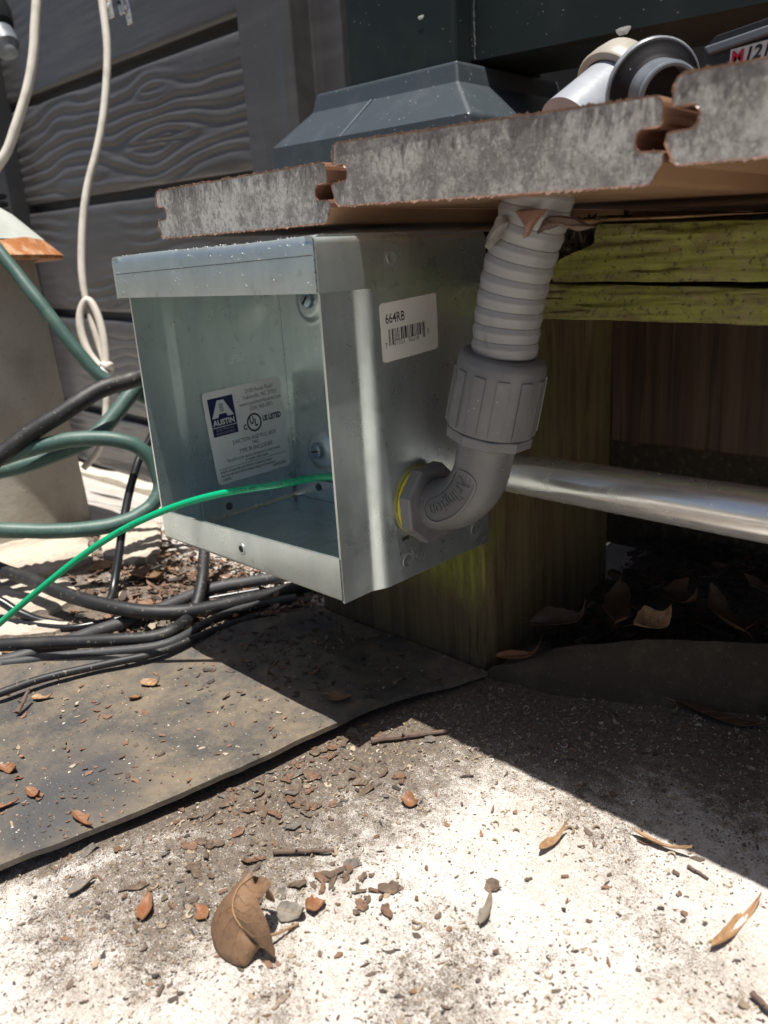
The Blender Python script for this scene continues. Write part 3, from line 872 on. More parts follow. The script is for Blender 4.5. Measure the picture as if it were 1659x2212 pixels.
# floor of the box, its lip at the front and its upturned flanges
k = MB(); k.box(1.4, W - 1.4, 1.2, 99.5, .4, 1.7)
k.box(-1.7, -.6, 27, 99, 1.8, 14.5); k.box(2, W - 2, 98.2, 99.3, 1.8, 15)
k.build('floor_panel', M['galv'], box, bevel=.25)
k = MB()
prof = [(1.3, .1), (0, 1.1), (-.1, 2.2), (-.1, 20.0), (.1, 20.9), (.9, 21.2), (1.4, 20.9), (1.2, 20.2), (1.2, 2)]
xs = np.linspace(.6, W - 1.2, 80)
G = []
for i, x in enumerate(xs):
    top = -4.2 * (1 - (x / W)) + random.uniform(-.12, .12)
    G.append([(x, p[0], p[1] + (top if p[1] > 15 else 0)) for p in prof] + [(x, prof[0][0], prof[0][1])])
k.grid(np.array(G))
hx, hz = 76.5, 9.8
lip = k.build('front_lip', M['galv'], box, smooth=True, angle=50)
k = MB(); k.lathe([(3.3, 0), (3.2, .35), (2.5, .6), (1.9, .5), (1.8, .15)], (hx, -.1, hz), (0, -1, 0), 24); k.build('embossed_rim', M['galv'], lip, smooth=True)
k = MB(); k.lathe([(1.75, 0), (1.5, .5)], (hx, -.15, hz), (0, -1, 0), 20); k.build('screw_hole', M['hole'], lip)
k = MB(); k.box(W - 1.15, W - .75, -.4, .6, 1.2, 21.2); k.build('corner_gap', M['cut_edge'], lip)
for (p, ax) in (((-1.7 + 1.2, 45.7, 7.2), (1, 0, 0)), ((24, 98, 10.4), (0, -1, 0))):
    k = MB(); k.lathe([(2.4, 0), (2.3, .6)], p, ax, 20); k.build('knockout_hole', M['cut_edge'], box)
# rain hood: top, rolled front lip, side flange; the left flange too
XL, XR, YF = -4.4, W + 4.6, -4.2
r = 4.0
k = MB()
out = [(102.5, 155.6)] + [(YF + r - r * math.sin(a), 155.6 - r + r * math.cos(a)) for a in np.linspace(0, math.pi / 2, 7)] + [(YF, 134.0)]
inn = [(102.5, 154.3)] + [(YF + r - (r - T) * math.sin(a), 155.6 - r + (r - T) * math.cos(a)) for a in np.linspace(0, math.pi / 2, 7)] + [(YF + T, 134.0)]
xs = np.linspace(XL + .3, XR - 1.25, 50)
poly = out + inn[::-1]
k.grid(np.array([[(x, p[0], p[1] + (.9 * (1 - (x - XL) / 160) if p[1] < 140 else .35 * math.sin(x * .045))) for p in poly + [poly[0]]] for x in xs]))
k.f += [tuple(range(len(poly))), tuple((49 * (len(poly) + 1)) + i for i in range(len(poly)))[::-1]]; k.m += [0, 0]
hood = k.build('rain_hood', M['galv'], box, smooth=True, angle=40)
for sg, xo in ((1, XR), (-1, XL)):
    k = MB()
    r2 = 3.0
    out = [(xo - sg * 6, 155.4)] + [(xo - sg * (r2 - r2 * math.sin(a)), 155.4 - r2 + r2 * math.cos(a)) for a in np.linspace(0, math.pi / 2, 6)] + [(xo, 134.2)]
    inn = [(xo - sg * 6, 154.2)] + [(xo - sg * (r2 - (r2 - 1.2) * math.sin(a)), 155.4 - r2 + (r2 - 1.2) * math.cos(a)) for a in np.linspace(0, math.pi / 2, 6)] + [(xo - sg * 1.2, 134.2)]
    poly = out + inn[::-1]
    ys = np.linspace(YF - .15, 102.3, 40)
    k.grid(np.array([[(p[0], y, p[1]) for p in poly + [poly[0]]] for y in ys]))
    k.f += [tuple(range(len(poly))), tuple((39 * (len(poly) + 1)) + i for i in range(len(poly)))[::-1]]; k.m += [0, 0]
    k.build('hood_flange', M['galv'], hood, smooth=True, angle=40)
k = MB()
zz = np.linspace(134.6, 154.5, 24)
for i in range(23):
    k.box(XR - 1.3, XR - .5, YF - .25, YF + .4, zz[i], zz[i + 1] - .15)
k.xf(lambda p: (p[0] + random.uniform(-.15, .2), p[1] + random.uniform(-.25, .1), p[2]))
k.build('corner_seam', M['cut_edge'], hood)
# a score line along the hood, as on the photographed box
k = MB(); k.box(XL + 2, XR - 2, YF - .05, YF + .3, 147.0, 147.35); k.xf(lambda p: (p[0], p[1], p[2] + .01 * p[0] - .4)); k.build('score_line', M['cut_edge'], hood)
# metal crumbs along the top edge of the hood
k = MB()
for i in range(260):
    x = random.uniform(XL + 1, XR - 1); y = YF + 2 + random.random() ** 2 * 20 if random.random() < .75 else YF - .1
    z = 155.7 if y > 0 else (155.2 if y > YF else random.uniform(136, 153))
    s = random.uniform(.15, .5)
    k.add([(x + s * random.uniform(-1, 1), y + s * random.uniform(-1, 1), z + s * random.uniform(-.4, 1.5)) for _ in range(5)], [(0, 1, 2), (0, 2, 3), (0, 3, 4), (1, 2, 4), (2, 3, 4), (0, 1, 4)])
k.build('metal_crumbs', M['white_print'], hood)['kind'] = 'stuff'
# spot welds with the abraded patch round each
XS = W + 3.2
for (u, v, xx, rr) in ((846, 556, XR, 2.6), (880, 1212, XS, 2.6), (1026, 1143, XS, 2.6)):
    c = at(u, v, 'x', xx + .05)
    k = MB()
    n = 40; pts = []
    for i in range(n):
        a = 2 * math.pi * i / n
        rad = (5.6 + 3.6 * (fbm(np.array(3 * math.cos(a) + u), np.array(3 * math.sin(a)), 3) - .5) * 2 + random.uniform(-.5, .5)) * min(1.1, 1 / max(abs(math.cos(a)), abs(math.sin(a))))
        pts.append((xx + .06, min(101.5, max(27 if xx < XR else 0, c[1] + rad * .85 * math.cos(a))), max(.4, min(153.5, c[2] + rad * .9 * math.sin(a)))))
    k.add(pts + [(xx + .07, c[1], c[2])], [(i, (i + 1) % n, n) for i in range(n)])
    w_ = k.build('weld_patch', M['galv_worn'], box if xx == XS else hood)
    k = MB(); k.lathe([(rr + .5, .0), (rr + .25, .14), (rr - .1, .14), (rr - .5, .02), (.05, .03)], (xx + .05, c[1], c[2]), (1, 0, 0), 24); k.build('weld_dimple', M['galv'], box if xx == XS else hood, smooth=True)
c0, c1 = at(869, 1165, 'x', XS), at(884, 1159, 'x', XS)
k = MB(); k.tube([c0 + (.1, 0, 0), c1 + (.1, 0, 0)], .9, 8); k.xf(lambda p: (XS + .03 + (p[0] - XS - .1) * .1, p[1], p[2])); k.build('punched_slot', M['hole'], side)


# stickers -------------------------------------------------------------
def sticker(parent, name, mat, TL, TR, BR, BL, nrm, items, wav=.5, rad=.06, sx=1.0):
    TL, TR, BR, BL = map(np.array, (TL, TR, BR, BL)); nrm = np.array(nrm, float)
    Wd = np.linalg.norm(TR - TL)
    def P(u, v, h=0.0):
        b = (BL * (1 - u) + BR * u) * (1 - v) + (TL * (1 - u) + TR * u) * v
        w = wav * (fbm(np.array(u * 3 + 5), np.array(v * 3 + 2), 3) - .35)
        return b + nrm * (.12 + max(0, w) + h)
    n = 26
    ks = MB()
    us = np.linspace(0, 1, n)
    def rc(u, v):
        # rounded corners: pull the corner points in
        for cu, cv in ((0, 0), (1, 0), (0, 1), (1, 1)):
            du, dv = abs(u - cu), abs(v - cv)
            if du < rad and dv < rad:
                a, b = rad - du, rad - dv
                L = math.hypot(a, b)
                M_ = max(a, b)
                if L > 0:
                    a2, b2 = a * M_ / L, b * M_ / L
                    u = cu + (rad - a2) * (1 if cu == 0 else -1); v = cv + (rad - b2) * (1 if cv == 0 else -1)
        return u, v
    us = np.unique(np.r_[us, np.linspace(0, rad, 5), 1 - np.linspace(0, rad, 5)])
    G = np.array([[P(*rc(u, v)) for v in us] for u in us])
    ks.grid(G)
    so = ks.build(name, mat, parent, smooth=True, fixn=False, angle=180)
    by = {}
    for it in items:
        kind, matn = it[0], it[1]
        k = by.setdefault(matn, MB())
        h = {'white_print': .12, 'navy2': .18}.get(matn, .06)
        if kind == 'rect':
            _, _, u0, v0, u1, v1 = it
            nu, nv = max(2, int(abs(u1 - u0) * 20) + 1), max(2, int(abs(v1 - v0) * 20) + 1)
            k.grid(np.array([[P(u, v, h) for v in np.linspace(v0, v1, nv)] for u in np.linspace(u0, u1, nu)]))
        elif kind == 'text':
            _, _, s, u, v, size, bold, al, wd = it
            vs, fs = text(s, size, bold, al, wd)
            asp = np.linalg.norm(TL - BL) / Wd
            k.add([P(u + x, v + y / asp, h) for x, y in vs], fs)
        elif kind == 'ring':
            _, _, u, v, ro, ri = it
            asp = np.linalg.norm(TL - BL) / Wd
            n_ = 32
            k.add([P(u + q * math.cos(a), v + q * math.sin(a) / asp, h) for q in (ro, ri) for a in np.linspace(0, 2 * math.pi, n_, endpoint=False)], [(i, (i + 1) % n_, n_ + (i + 1) % n_, n_ + i) for i in range(n_)])
        elif kind == 'poly':
            k.add([P(u, v, h) for u, v in it[2]], [tuple(range(len(it[2])))])
    for matn, k in by.items():
        k.build('lettering' if matn != 'navy' else 'logo_panel', M[matn], so, fixn=False)
    return so


xi = -1.72
S = lambda y, z: (xi, y, z)
T_ = 'text'
items = [('rect', 'navy', .055, .52, .365, .925),
         ('poly', 'white_print', [(.165, .895), (.245, .895), (.345, .715), (.268, .715), (.250, .752), (.165, .752), (.150, .715), (.075, .715)]),
         (T_, 'white_print', 'AUSTIN', .21, .638, .078, .003, 'CENTER', .98), ('rect', 'white_print', .06, .612, .36, .620),
         (T_, 'white_print', 'ELECTRICAL', .21, .576, .036, -.0008, 'CENTER', 1.12), (T_, 'white_print', 'ENCLOSURES', .21, .536, .036, -.0008, 'CENTER', 1.08)]
for j, dv in enumerate((.0, .018, .036, .054, .072)):
    items.append(('rect', 'navy2', .180, .775 + dv, .230, .783 + dv))
for t, v in (('2100 Hoots Road', .90), ('Yadkinville, NC 27055', .835), ('www.austinenclosures.com', .77), ('(336) 468-2851', .71)):
    items.append((T_, 'ink_grey', t, .71, v, .062, 0, 'CENTER', .82))
items += [('ring', 'ink', .585, .575, .098, .078), (T_, 'ink', 'U', .555, .565, .105, .004, 'CENTER', .75), (T_, 'ink', 'L', .607, .535, .105, .004, 'CENTER', .75),
          (T_, 'ink', 'C', .46, .52, .075, .004, 'CENTER', .8), (T_, 'ink', 'US LISTED', .70, .565, .078, .004, 'LEFT', .72)]
for t, u, v, s, al in (('JUNCTION AND PULL BOX', .56, .40, .060, 'CENTER'), ('746C', .56, .35, .052, 'CENTER'), ('TYPE 3R ENCLOSURE', .56, .285, .060, 'CENTER'),
                       ('This box is to be used for connection to metal conduit', .52, .225, .044, 'CENTER'), ('or metallic cable sheath.', .55, .185, .044, 'CENTER'),
                       ('Install in all openings only listed or recognized devices', .05, .12, .043, 'LEFT'), ('that have the same environmental rating as the enclosure', .05, .078, .043, 'LEFT'),
                       ('E189905', .06, .03, .043, 'LEFT'), ('INGRESS-2P98', .93, .04, .04, 'RIGHT')):
    items.append((T_, 'ink_grey', t, u, v, s, .0006, al, .80 if s > .045 else .74))
items.append(('rect', 'ink_grey', .04, .163, .96, .168))
sticker(lside, 'sticker', M['paper2'], S(36.5, 78), S(95, 80.5), S(97.3, 22.2), S(41, 21.2), (1, 0, 0), items, wav=1.2, rad=.05)['label'] = 'white rating sticker with navy logo inside the box'
xb = XS + .05
S = lambda y, z: (xb, y, z)
items = [(T_, 'ink', '664RB', .085, .65, .155, .001, 'LEFT', .80)]
BC = '7 07353 02216 0'
pat = [2, 1, 1, 3, 3, 1, 1, 2, 1, 1, 1, 2, 2, 2, 1, 3, 3, 1, 2, 1, 1, 1, 4, 1, 1, 1, 1, 2, 1, 2, 2, 1, 3, 1, 1, 2, 1, 2, 1, 2, 2, 1, 1, 1, 3, 2, 1, 1, 1, 1, 2, 1, 1]
tot = sum(pat); u = .125; on = True
for i, p in enumerate(pat):
    w = p / tot * .64
    if on:
        lo = .27 if (i < 6 or i > len(pat) - 7) else .335
        items.append(('rect', 'ink', u, lo, u + w * .92, .545))
    u += w; on = not on
for t, uu, vv in (('7', .055, .235), ('07353', .205, .255), ('02216', .46, .255), ('0', .80, .315)):
    items.append((T_, 'ink', t, uu, vv, .092, -.0005, 'LEFT', .82))
sticker(side, 'sticker', M['paper'], S(29.2, 127.6), S(66.6, 130.0), S(66.6, 105.2), S(29.9, 102.8), (1, 0, 0), items, wav=.15, rad=.06)['label'] = 'cream barcode sticker on the right side panel'

# ------------------------------------------------------------------ elbow connector
EY, EZ = 50.0, 36.2
el = thing('conduit_elbow', (175, EY, EZ), 'grey plastic ninety degree conduit elbow on the right side of the steel box', 'conduit fitting')
AX = (1, 0, 0)
k = MB(); k.lathe([(12, .2), (16.4, .2), (17.0, .8), (17.0, 1.9), (16.4, 2.5), (12, 2.5)], (XS, EY, EZ), AX, 40, closed=True); k.build('gasket_ring', M['yellow'], el, smooth=True)
k = MB(); k.lathe([(11.5, 2.7), (18.2, 2.7), (19.3, 3.2), (19.3, 8.6), (18.4, 9.3), (11.5, 9.3)], (XS, EY, EZ), AX, 8, start=math.pi / 8 + .06); hub = k.build('hub_nut', M['grey_plastic'], el, bevel=.5)
# mould marks: shallow rings on the flats
for a in (math.radians(196), math.radians(152)):
    k = MB(); cq = np.array((XS + 5.8, EY + 17.86 * math.cos(a), EZ + 17.86 * math.sin(a))); k.lathe([(1.7, 0), (1.6, .12), (1.35, .12), (1.25, 0)], cq, (0, math.cos(a), math.sin(a)), 20, closed=True); k.build('mould_mark', M['grey_plastic'], hub, smooth=True)
RB, BEND = 29.0, math.radians(76)
bc = np.array([XS + 9, EY, EZ + RB])
cen = [np.array([XS + 8, EY, EZ])] + [bc + RB * np.array([math.sin(a), 0, -math.cos(a)]) for a in np.linspace(0, BEND, 26)]
dirn = np.array([math.cos(BEND), 0, math.sin(BEND)])
cen += [cen[-1] + dirn * 6, cen[-1] + dirn * 14]
k = MB(); k.tube(cen, np.r_[np.linspace(11.9, 12.3, 27), 12.5, 13.0], 36); elb = k.build('elbow_bend', M['grey_plastic'], el, smooth=True)
# raised name plaque on the near side of the bend, lettering following the curve
def onplaque(ang, rad, lift):
    """ang measured from the start of the bend, rad from the bend centre; on the surface of the bend, camera side"""
    q = min(11.8, abs(rad - RB))
    yy = EY - math.sqrt(max(0.1, 12.1 ** 2 - q ** 2)) - lift
    return np.array([bc[0] + rad * math.sin(ang), yy, bc[2] - rad * math.cos(ang)])


def plaque_outline(wd, a0, a1, n=10):
    o = []
    half = wd / RB
    for t in np.linspace(0, math.pi, n): o.append((a0 - half * math.sin(t) * .8, RB - wd * math.cos(t)))
    for t in np.linspace(0, 1, 14)[1:-1]: o.append((a0 + (a1 - a0) * t, RB + wd))
    for t in np.linspace(0, math.pi, n): o.append((a1 + half * math.sin(t) * .8, RB + wd * math.cos(t)))
    for t in np.linspace(0, 1, 14)[1:-1]: o.append((a1 + (a0 - a1) * t, RB - wd))
    return o


A0, A1 = math.radians(18), math.radians(66)
oo, ii = plaque_outline(6.6, A0, A1), plaque_outline(5.7, A0, A1)
k = MB(); n = len(oo)
k.add([onplaque(a, r_, -.2) for a, r_ in oo] + [onplaque(a, r_, .75) for a, r_ in oo] + [onplaque(a, r_, .75) for a, r_ in ii] + [onplaque(a, r_, .1) for a, r_ in ii],
      [(q * n + i, q * n + (i + 1) % n, (q + 1) * n + (i + 1) % n, (q + 1) * n + i) for q in range(3) for i in range(n)])
k.build('plaque_rim', M['grey_plastic'], elb, smooth=True, angle=50)
k = MB()
G = []
for a in np.linspace(A0 - .17, A1 + .17, 40):
    w = 5.6
    over = max(0, A0 - a, a - A1) * RB / .8
    w = math.sqrt(max(.05, 5.6 ** 2 - over ** 2))
    G.append([onplaque(a, r_, .15) for r_ in np.linspace(RB - w, RB + w, 10)])
k.grid(np.array(G)); k.build('plaque_field', M['plaque'], elb, smooth=True, fixn=False)
vs, fs = text('Arlington', 9.2, 0.04, 'CENTER', .80)
k = MB(); nv = len(vs)
amid = (A0 + A1) / 2
f1 = [onplaque(amid - x / RB, RB - 2.5 + y, .62) for x, y in vs]; f0 = [onplaque(amid - x / RB, RB - 2.5 + y, .0) for x, y in vs]
ed = {}
for f in fs:
    for i in range(len(f)):
        e = (f[i], f[(i + 1) % len(f)]); ed[tuple(sorted(e))] = ed.get(tuple(sorted(e)), 0) + 1
k.add(f1 + f0, list(fs) + [(a, b, nv + b, nv + a) for (a, b), c in ed.items() if c == 1]); k.build('lettering', M['plaque'], elb)
# flange, compression nut
tip = cen[-1]
def along(t): return tip + dirn * t
k = MB(); k.lathe([(12, -1.0), (18.3, -1.0), (18.7, -.5), (18.7, 3.4), (18.2, 3.9), (12, 3.9)], tip, dirn, 10, start=.35, ref=(0, 1, 0)); fl = k.build('flange', M['grey_plastic'], el, bevel=.6)
k = MB(); cq = tip + dirn * 1.6 + np.array([.0, -17.8, 0]); k.lathe([(1.9, 0), (1.8, .25), (1.5, .25), (1.4, .05)], cq + np.array([math.sin(.2) * 0, 0, 0]), (0.0, -1, 0), 20, closed=True); k.build('mould_mark', M['grey_plastic'], fl, smooth=True)
k = MB()
NS = 120; prof = [(12.5, 4.4), (18.5, 4.4), (18.8, 5.0), (18.6, 18), (18.3, 28), (18.0, 32.0), (17.2, 34.6), (15.8, 35.6), (12.5, 35.8)]
NB = np.cross(dirn, (0, 1, 0)); NB /= np.linalg.norm(NB); BB = np.cross(dirn, NB)
for (r_, t) in prof:
    for j in range(NS):
        a = 2 * math.pi * j / NS
        ph = (j % 12)
        rr = r_
        k.v.append(tuple(tip + dirn * t + rr * (NB * math.cos(a) + BB * math.sin(a))))
kp = len(prof)
k.f += [(i * NS + j, i * NS + (j + 1) % NS, (i + 1) * NS + (j + 1) % NS, (i + 1) * NS + j) for i in range(kp - 1) for j in range(NS)] + [tuple(range(NS))[::-1], tuple((kp - 1) * NS + j for j in range(NS))]
k.m += [0] * ((kp - 1) * NS + 2)
nut = k.build('compression_nut', M['grey_plastic'], el, smooth=True, angle=40)
for q in range(12):
    k = MB()
    G = []
    for t in np.linspace(5.6, 29.0, 8):
        row = []
        for a in np.linspace(-.13, .13, 7):
            ang = 2 * math.pi * (q + .35) / 12 + a
            rb = np.interp(t, [5.0, 18, 28, 32], [18.8, 18.6, 18.3, 18.0])
            row.append(tip + dirn * t + (rb + .7) * (NB * math.cos(ang) + BB * math.sin(ang)))
        G.append(row)
    G = np.array(G); cen0 = tip + dirn * 20
    o = len(k.v); k.grid(G)
    G2 = np.array([[p - (p - (tip + dirn * np.dot(p - tip, dirn))) * .06 for p in row] for row in G]); k.grid(G2, flip=True)
    a_, b_ = G.shape[:2]
    for i in range(a_ - 1):
        for j in (0, b_ - 1): k.f.append((i * b_ + j, (i + 1) * b_ + j, a_ * b_ + (i + 1) * b_ + j, a_ * b_ + i * b_ + j)); k.m.append(0)
    for j in range(b_ - 1):
        for i in (0, a_ - 1): k.f.append((i * b_ + j, i * b_ + j + 1, a_ * b_ + i * b_ + j + 1, a_ * b_ + i * b_ + j)); k.m.append(0)
    k.build('grip_rib', M['grey_plastic'], nut, smooth=True, angle=40)
# corrugated conduit
c0 = tip + dirn * 35
top = at(1152, 470, 'y', EY + 1)
c1 = np.array([top[0], EY + 1, top[2]]); dd = (c1 - c0); Lc = np.linalg.norm(dd); dd /= Lc
ce = c0 + dd * (Lc + 20)
steps = 420
pts = []; rr = []
for i in range(steps + 1):
    t = i / steps; L = (Lc + 20) * t
    p = c0 + (ce - c0) * t + np.array([-2.2 * math.sin(math.pi * min(1, L / Lc)), 0, 0])
    pts.append(p); ph = (L / 6.3) % 1.0
    rr.append(12.9 + (.42 * math.sin(math.pi * ph) ** .5 + .26 * math.exp(-((ph - .62) / .16) ** 2)) - (.25 if ph < .06 else 0))
k = MB(); k.tube(pts, rr, 36); k.xf(lambda p: p)
tag(k.build('flexible_conduit', M['conduit'], origin=tuple(c0), smooth=True, angle=60), 'pale grey ribbed flexible conduit rising into the deck underside', 'conduit')

# steel tube running to the right
ts = atd(1078, 1016, 414); te = atd(1659, 1114, 293)
dv = (te - ts) / np.linalg.norm(te - ts)
pipe = thing('steel_conduit_pipe', tuple(te), 'straight galvanised steel conduit pipe running right beneath the deck', 'pipe')
k = MB(); a = ts - dv * 0; b = te + dv * 260
k.lathe([(10.0, 0), (10.5, .5)] + [(10.5, t) for t in np.linspace(1, np.linalg.norm(b - a), 12)], a, b - a, 40); k.build('tube', M['emt'], pipe, smooth=True)

# ------------------------------------------------------------------ green wire
pts = [(157, 47, 39), (140, 47, 38.5), at(718, 1030, 'y', 44), at(600, 1047, 'y', 22), at(500, 1062, 'y', 8), at(412, 1083, 'y', -2), at(330, 1113, 'y', -14), at(250, 1153, 'y', -28), at(170, 1206, 'y', -42),
       at(90, 1270, 'y', -58), at(0, 1346, 'y', -76), at(-90, 1425, 'y', -94), at(-170, 1500, 'y', -110)]
k = MB(); k.tube(pts, 1.9, 14, res=10)
gw = k.build('green_wire', M['green_wire'], origin=tuple(pts[5]), smooth=True)
tag(gw, 'bright green insulated wire coming out of the open box to the left', 'wire')
# printed legend along the insulation, on the side that faces out
Pg, _ = spline(np.array(pts), 2.1, 10)
cum = np.r_[0, np.cumsum(np.linalg.norm(np.diff(Pg, axis=0), axis=1))]
k = MB()
for s_, start in (('AWG 6  600V  THHN OR THWN-2  VW-1', 64.0), ('ANSI  AND UNV. II', 150.0)):
    vs, fs = text(s_, 2.6, .0, 'LEFT', .95)
    o = []
    for x, y in vs:
        d_ = start + (46 - x) if start < 100 else start + (40 - x)
        p = np.array([np.interp(d_, cum, Pg[:, i]) for i in range(3)]); p2 = np.array([np.interp(d_ + .5, cum, Pg[:, i]) for i in range(3)])
        tgt = (p2 - p) / np.linalg.norm(p2 - p)
        out_ = CAM - p; out_ -= tgt * np.dot(out_, tgt); out_ /= np.linalg.norm(out_)
        upv = np.cross(tgt, out_); upv = upv if upv[2] > 0 else -upv
        yy = y - .9; ang = yy / 1.9
        o.append(p + 1.96 * (out_ * math.cos(ang) + upv * math.sin(ang)))
    k.add(o, fs)
k.build('lettering', M['ink'], gw, fixn=False)

# ------------------------------------------------------------------ cables and hoses
def cable(name, pts, r, mat, label, cat, group=None, n=12, res=8):
    P_, _ = spline(np.array(pts, float), r, res); tt = np.arange(len(P_))
    P_ = P_ + np.stack([fbm(tt * .11 + q * 9 + r, tt * 0 + q, 3) - .47 for q in range(3)], 1) * r * .5
    k = MB(); k.tube(P_, r * (1 + .10 * (fbm(tt * .3 + r, tt * 0 + 5.5, 3) - .47)), n)
    return tag(k.build(name, M[mat], origin=tuple(pts[len(pts) // 2]), smooth=True), label, cat, group)


def D_(lst): return [atd(u, v, d) for u, v, d in lst]


cable('black_cable', D_([(-160, 1100, 560), (-60, 1035, 570), (0, 985, 580), (60, 940, 585), (130, 893, 590), (200, 850, 600), (260, 828, 610), (305, 812, 620), (380, 800, 640), (520, 830, 660), (620, 940, 660)]), 6.9, 'black_cable',
      'thick black cable arching up behind the left edge of the box', 'cable')
cable('garden_hose', D_([(-60, 470, 640), (0, 545, 640), (50, 608, 640), (100, 672, 640), (160, 752, 645), (205, 800, 650), (250, 832, 655), (305, 857, 660), (400, 900, 665), (520, 1000, 665)]), 5.4, 'hose',
      'green hose slanting down from the rusty domed post across the fence', 'hose')
cable('garden_hose', D_([(520, 720, 690), (400, 745, 670), (330, 795, 655), (290, 843, 640), (240, 905, 628), (190, 950, 618), (120, 982, 610), (60, 1000, 605), (0, 1018, 600), (-80, 1045, 590)]), 6.6, 'hose',
      'green hose rising to the right just under the arching black cable', 'hose')
cable('garden_hose', D_([(-80, 1010, 580), (0, 992, 585), (50, 976, 588), (100, 962, 590), (160, 950, 592), (230, 946, 595), (290, 962, 600), (330, 1000, 606), (348, 1050, 610), (330, 1092, 606), (290, 1117, 600), (230, 1137, 592), (130, 1147, 585), (0, 1145, 575), (-90, 1140, 560)]), 6.0, 'hose',
      'dark green hose bent in an open loop at the left edge', 'hose')


def Gd(lst): return [ground(u, v, up) for u, v, up in lst]


cable('black_cable', Gd([(-70, 1190, 26), (0, 1228, 24), (60, 1250, 22), (130, 1280, 20), (200, 1302, 18), (290, 1320, 15), (380, 1321, 13), (460, 1312, 10), (540, 1296, 8), (640, 1268, 7), (760, 1245, 7)]), 5.1, 'black_cable',
      'thick black cable lying in front under the green wire, sagging to the right', 'cable')
cable('black_cable', Gd([(800, 1205, 8), (720, 1222, 8), (640, 1240, 8), (540, 1258, 9), (450, 1275, 9), (360, 1310, 7), (280, 1340, 6), (200, 1365, 6), (120, 1395, 5.5), (40, 1420, 5.5), (-60, 1440, 5.5)]), 4.5, 'grey_cable',
      'faded black cable passing beneath the sagging thick cable', 'cable')
cable('black_cable', Gd([(-70, 1396, 10), (0, 1393, 11), (100, 1388, 12), (200, 1386, 12), (300, 1381, 12), (345, 1374, 12), (385, 1356, 12)]) + D_([(415, 1325, 535), (430, 1285, 548), (438, 1240, 560), (444, 1180, 580), (470, 1080, 610)]), 4.3, 'black_cable',
      'dirt flecked black cable along the mat edge turning up behind the box', 'cable')
cable('thin_cable', D_([(360, 860, 640), (330, 940, 632), (305, 985, 625), (288, 1030, 618), (272, 1100, 608), (260, 1180, 596), (247, 1260, 584), (236, 1300, 572), (205, 1334, 560), (160, 1350, 552), (100, 1345, 546), (50, 1325, 544), (0, 1300, 545), (-60, 1280, 545)]), 3.3, 'black_gloss',
      'thin glossy black cord dropping from behind the box and hooking left', 'cord')
cable('thin_cable', Gd([(-70, 1520, 12), (0, 1497, 12), (100, 1464, 12), (220, 1436, 12), (330, 1412, 12), (400, 1388, 12), (470, 1360, 11), (560, 1330, 9)]), 2.4, 'black_cable',
      'thin black cable lying closest to the far edge of the mat', 'cord')
cable('thin_cable', Gd([(-70, 1440, 11), (20, 1432, 11), (120, 1418, 11), (230, 1408, 11), (330, 1398, 11), (390, 1380, 11), (450, 1345, 9), (540, 1310, 5), (640, 1290, 5)]), 3.0, 'grey_cable',
      'thin grey cable just in front of the dirt flecked cable', 'cord')
cable('thin_cable', Gd([(-70, 1335, 3), (30, 1345, 3), (140, 1356, 3), (230, 1342, 3), (320, 1322, 3), (420, 1300, 4), (560, 1275, 5)]), 2.2, 'black_gloss',
      'thin black cord on the pale stones under the thick cables', 'cord')
# white cords hanging in front of the fence
cable('white_cord', D_([(90, -120, 800), (82, -30, 800), (80, 0, 800), (76, 80, 800), (68, 150, 800), (50, 225, 800), (25, 300, 800), (0, 350, 800), (-60, 430, 800)]), 5.0, 'white_cord',
      'white cord at the far left curving out of the picture', 'cord')
k = MB()
k.tube(D_([(205, -120, 850), (214, -30, 850), (220, 0, 850), (228, 60, 850), (232, 110, 850), (230, 180, 850), (222, 260, 850), (208, 330, 850), (192, 390, 850), (182, 450, 850), (177, 520, 850), (177, 585, 850), (184, 640, 850), (197, 690, 852),
           (214, 745, 852), (228, 792, 850), (230, 850, 850), (228, 900, 850), (225, 940, 850), (207, 980, 850), (180, 1012, 850)]), [4.2] * 12 + [3.6] * 9, 12, res=8)
k.tube(D_([(230, 800, 846), (212, 788, 846), (190, 758, 846), (175, 715, 846), (173, 680, 846), (181, 655, 846), (193, 650, 846), (207, 672, 846), (219, 708, 846), (226, 750, 846), (230, 800, 846)]), 4.2, 12, res=8)
k.tube(D_([(221, 786, 843), (230, 792, 841), (238, 788, 843), (238, 800, 848), (228, 805, 842), (220, 796, 843)]), 3.6, 10, res=6)
tag(k.build('white_cord', M['white_cord'], origin=tuple(atd(220, 0, 850)), smooth=True), 'white cord hanging in front of the fence, tied in a loop', 'cord')
# plug with three metal prongs at the top edge
pl = thing('power_plug', tuple(atd(252, -40, 850)), 'cord plug hanging prongs down at the top edge of the picture', 'plug')
k = MB(); c = atd(250, -62, 850); U = np.array((.716, .695, -.06)); Dn = RM[1]; Fw = RM[2]
def lb(k, cu, cv, w, h, t, dep=850):
    """small block facing along the fence: centre, width, height, thickness"""
    c = atd(cu, cv, dep); e1 = np.array((1, 0, 0.)); e3 = np.array((0, 1., 0)); e2 = np.array((-.06, 0, 1.))
    v = [c + e1 * a * w / 2 + e2 * b * h / 2 + e3 * d * t / 2 for d in (-1, 1) for (a, b) in ((-1, -1), (1, -1), (1, 1), (-1, 1))]
    k.add(v, [(0, 1, 2, 3), (7, 6, 5, 4), (0, 4, 5, 1), (1, 5, 6, 2), (2, 6, 7, 3), (3, 7, 4, 0)])
lb(k, 252, -70, 42, 50, 30); k.build('plug_body', M['white_cord'], pl, bevel=5, seg=3)
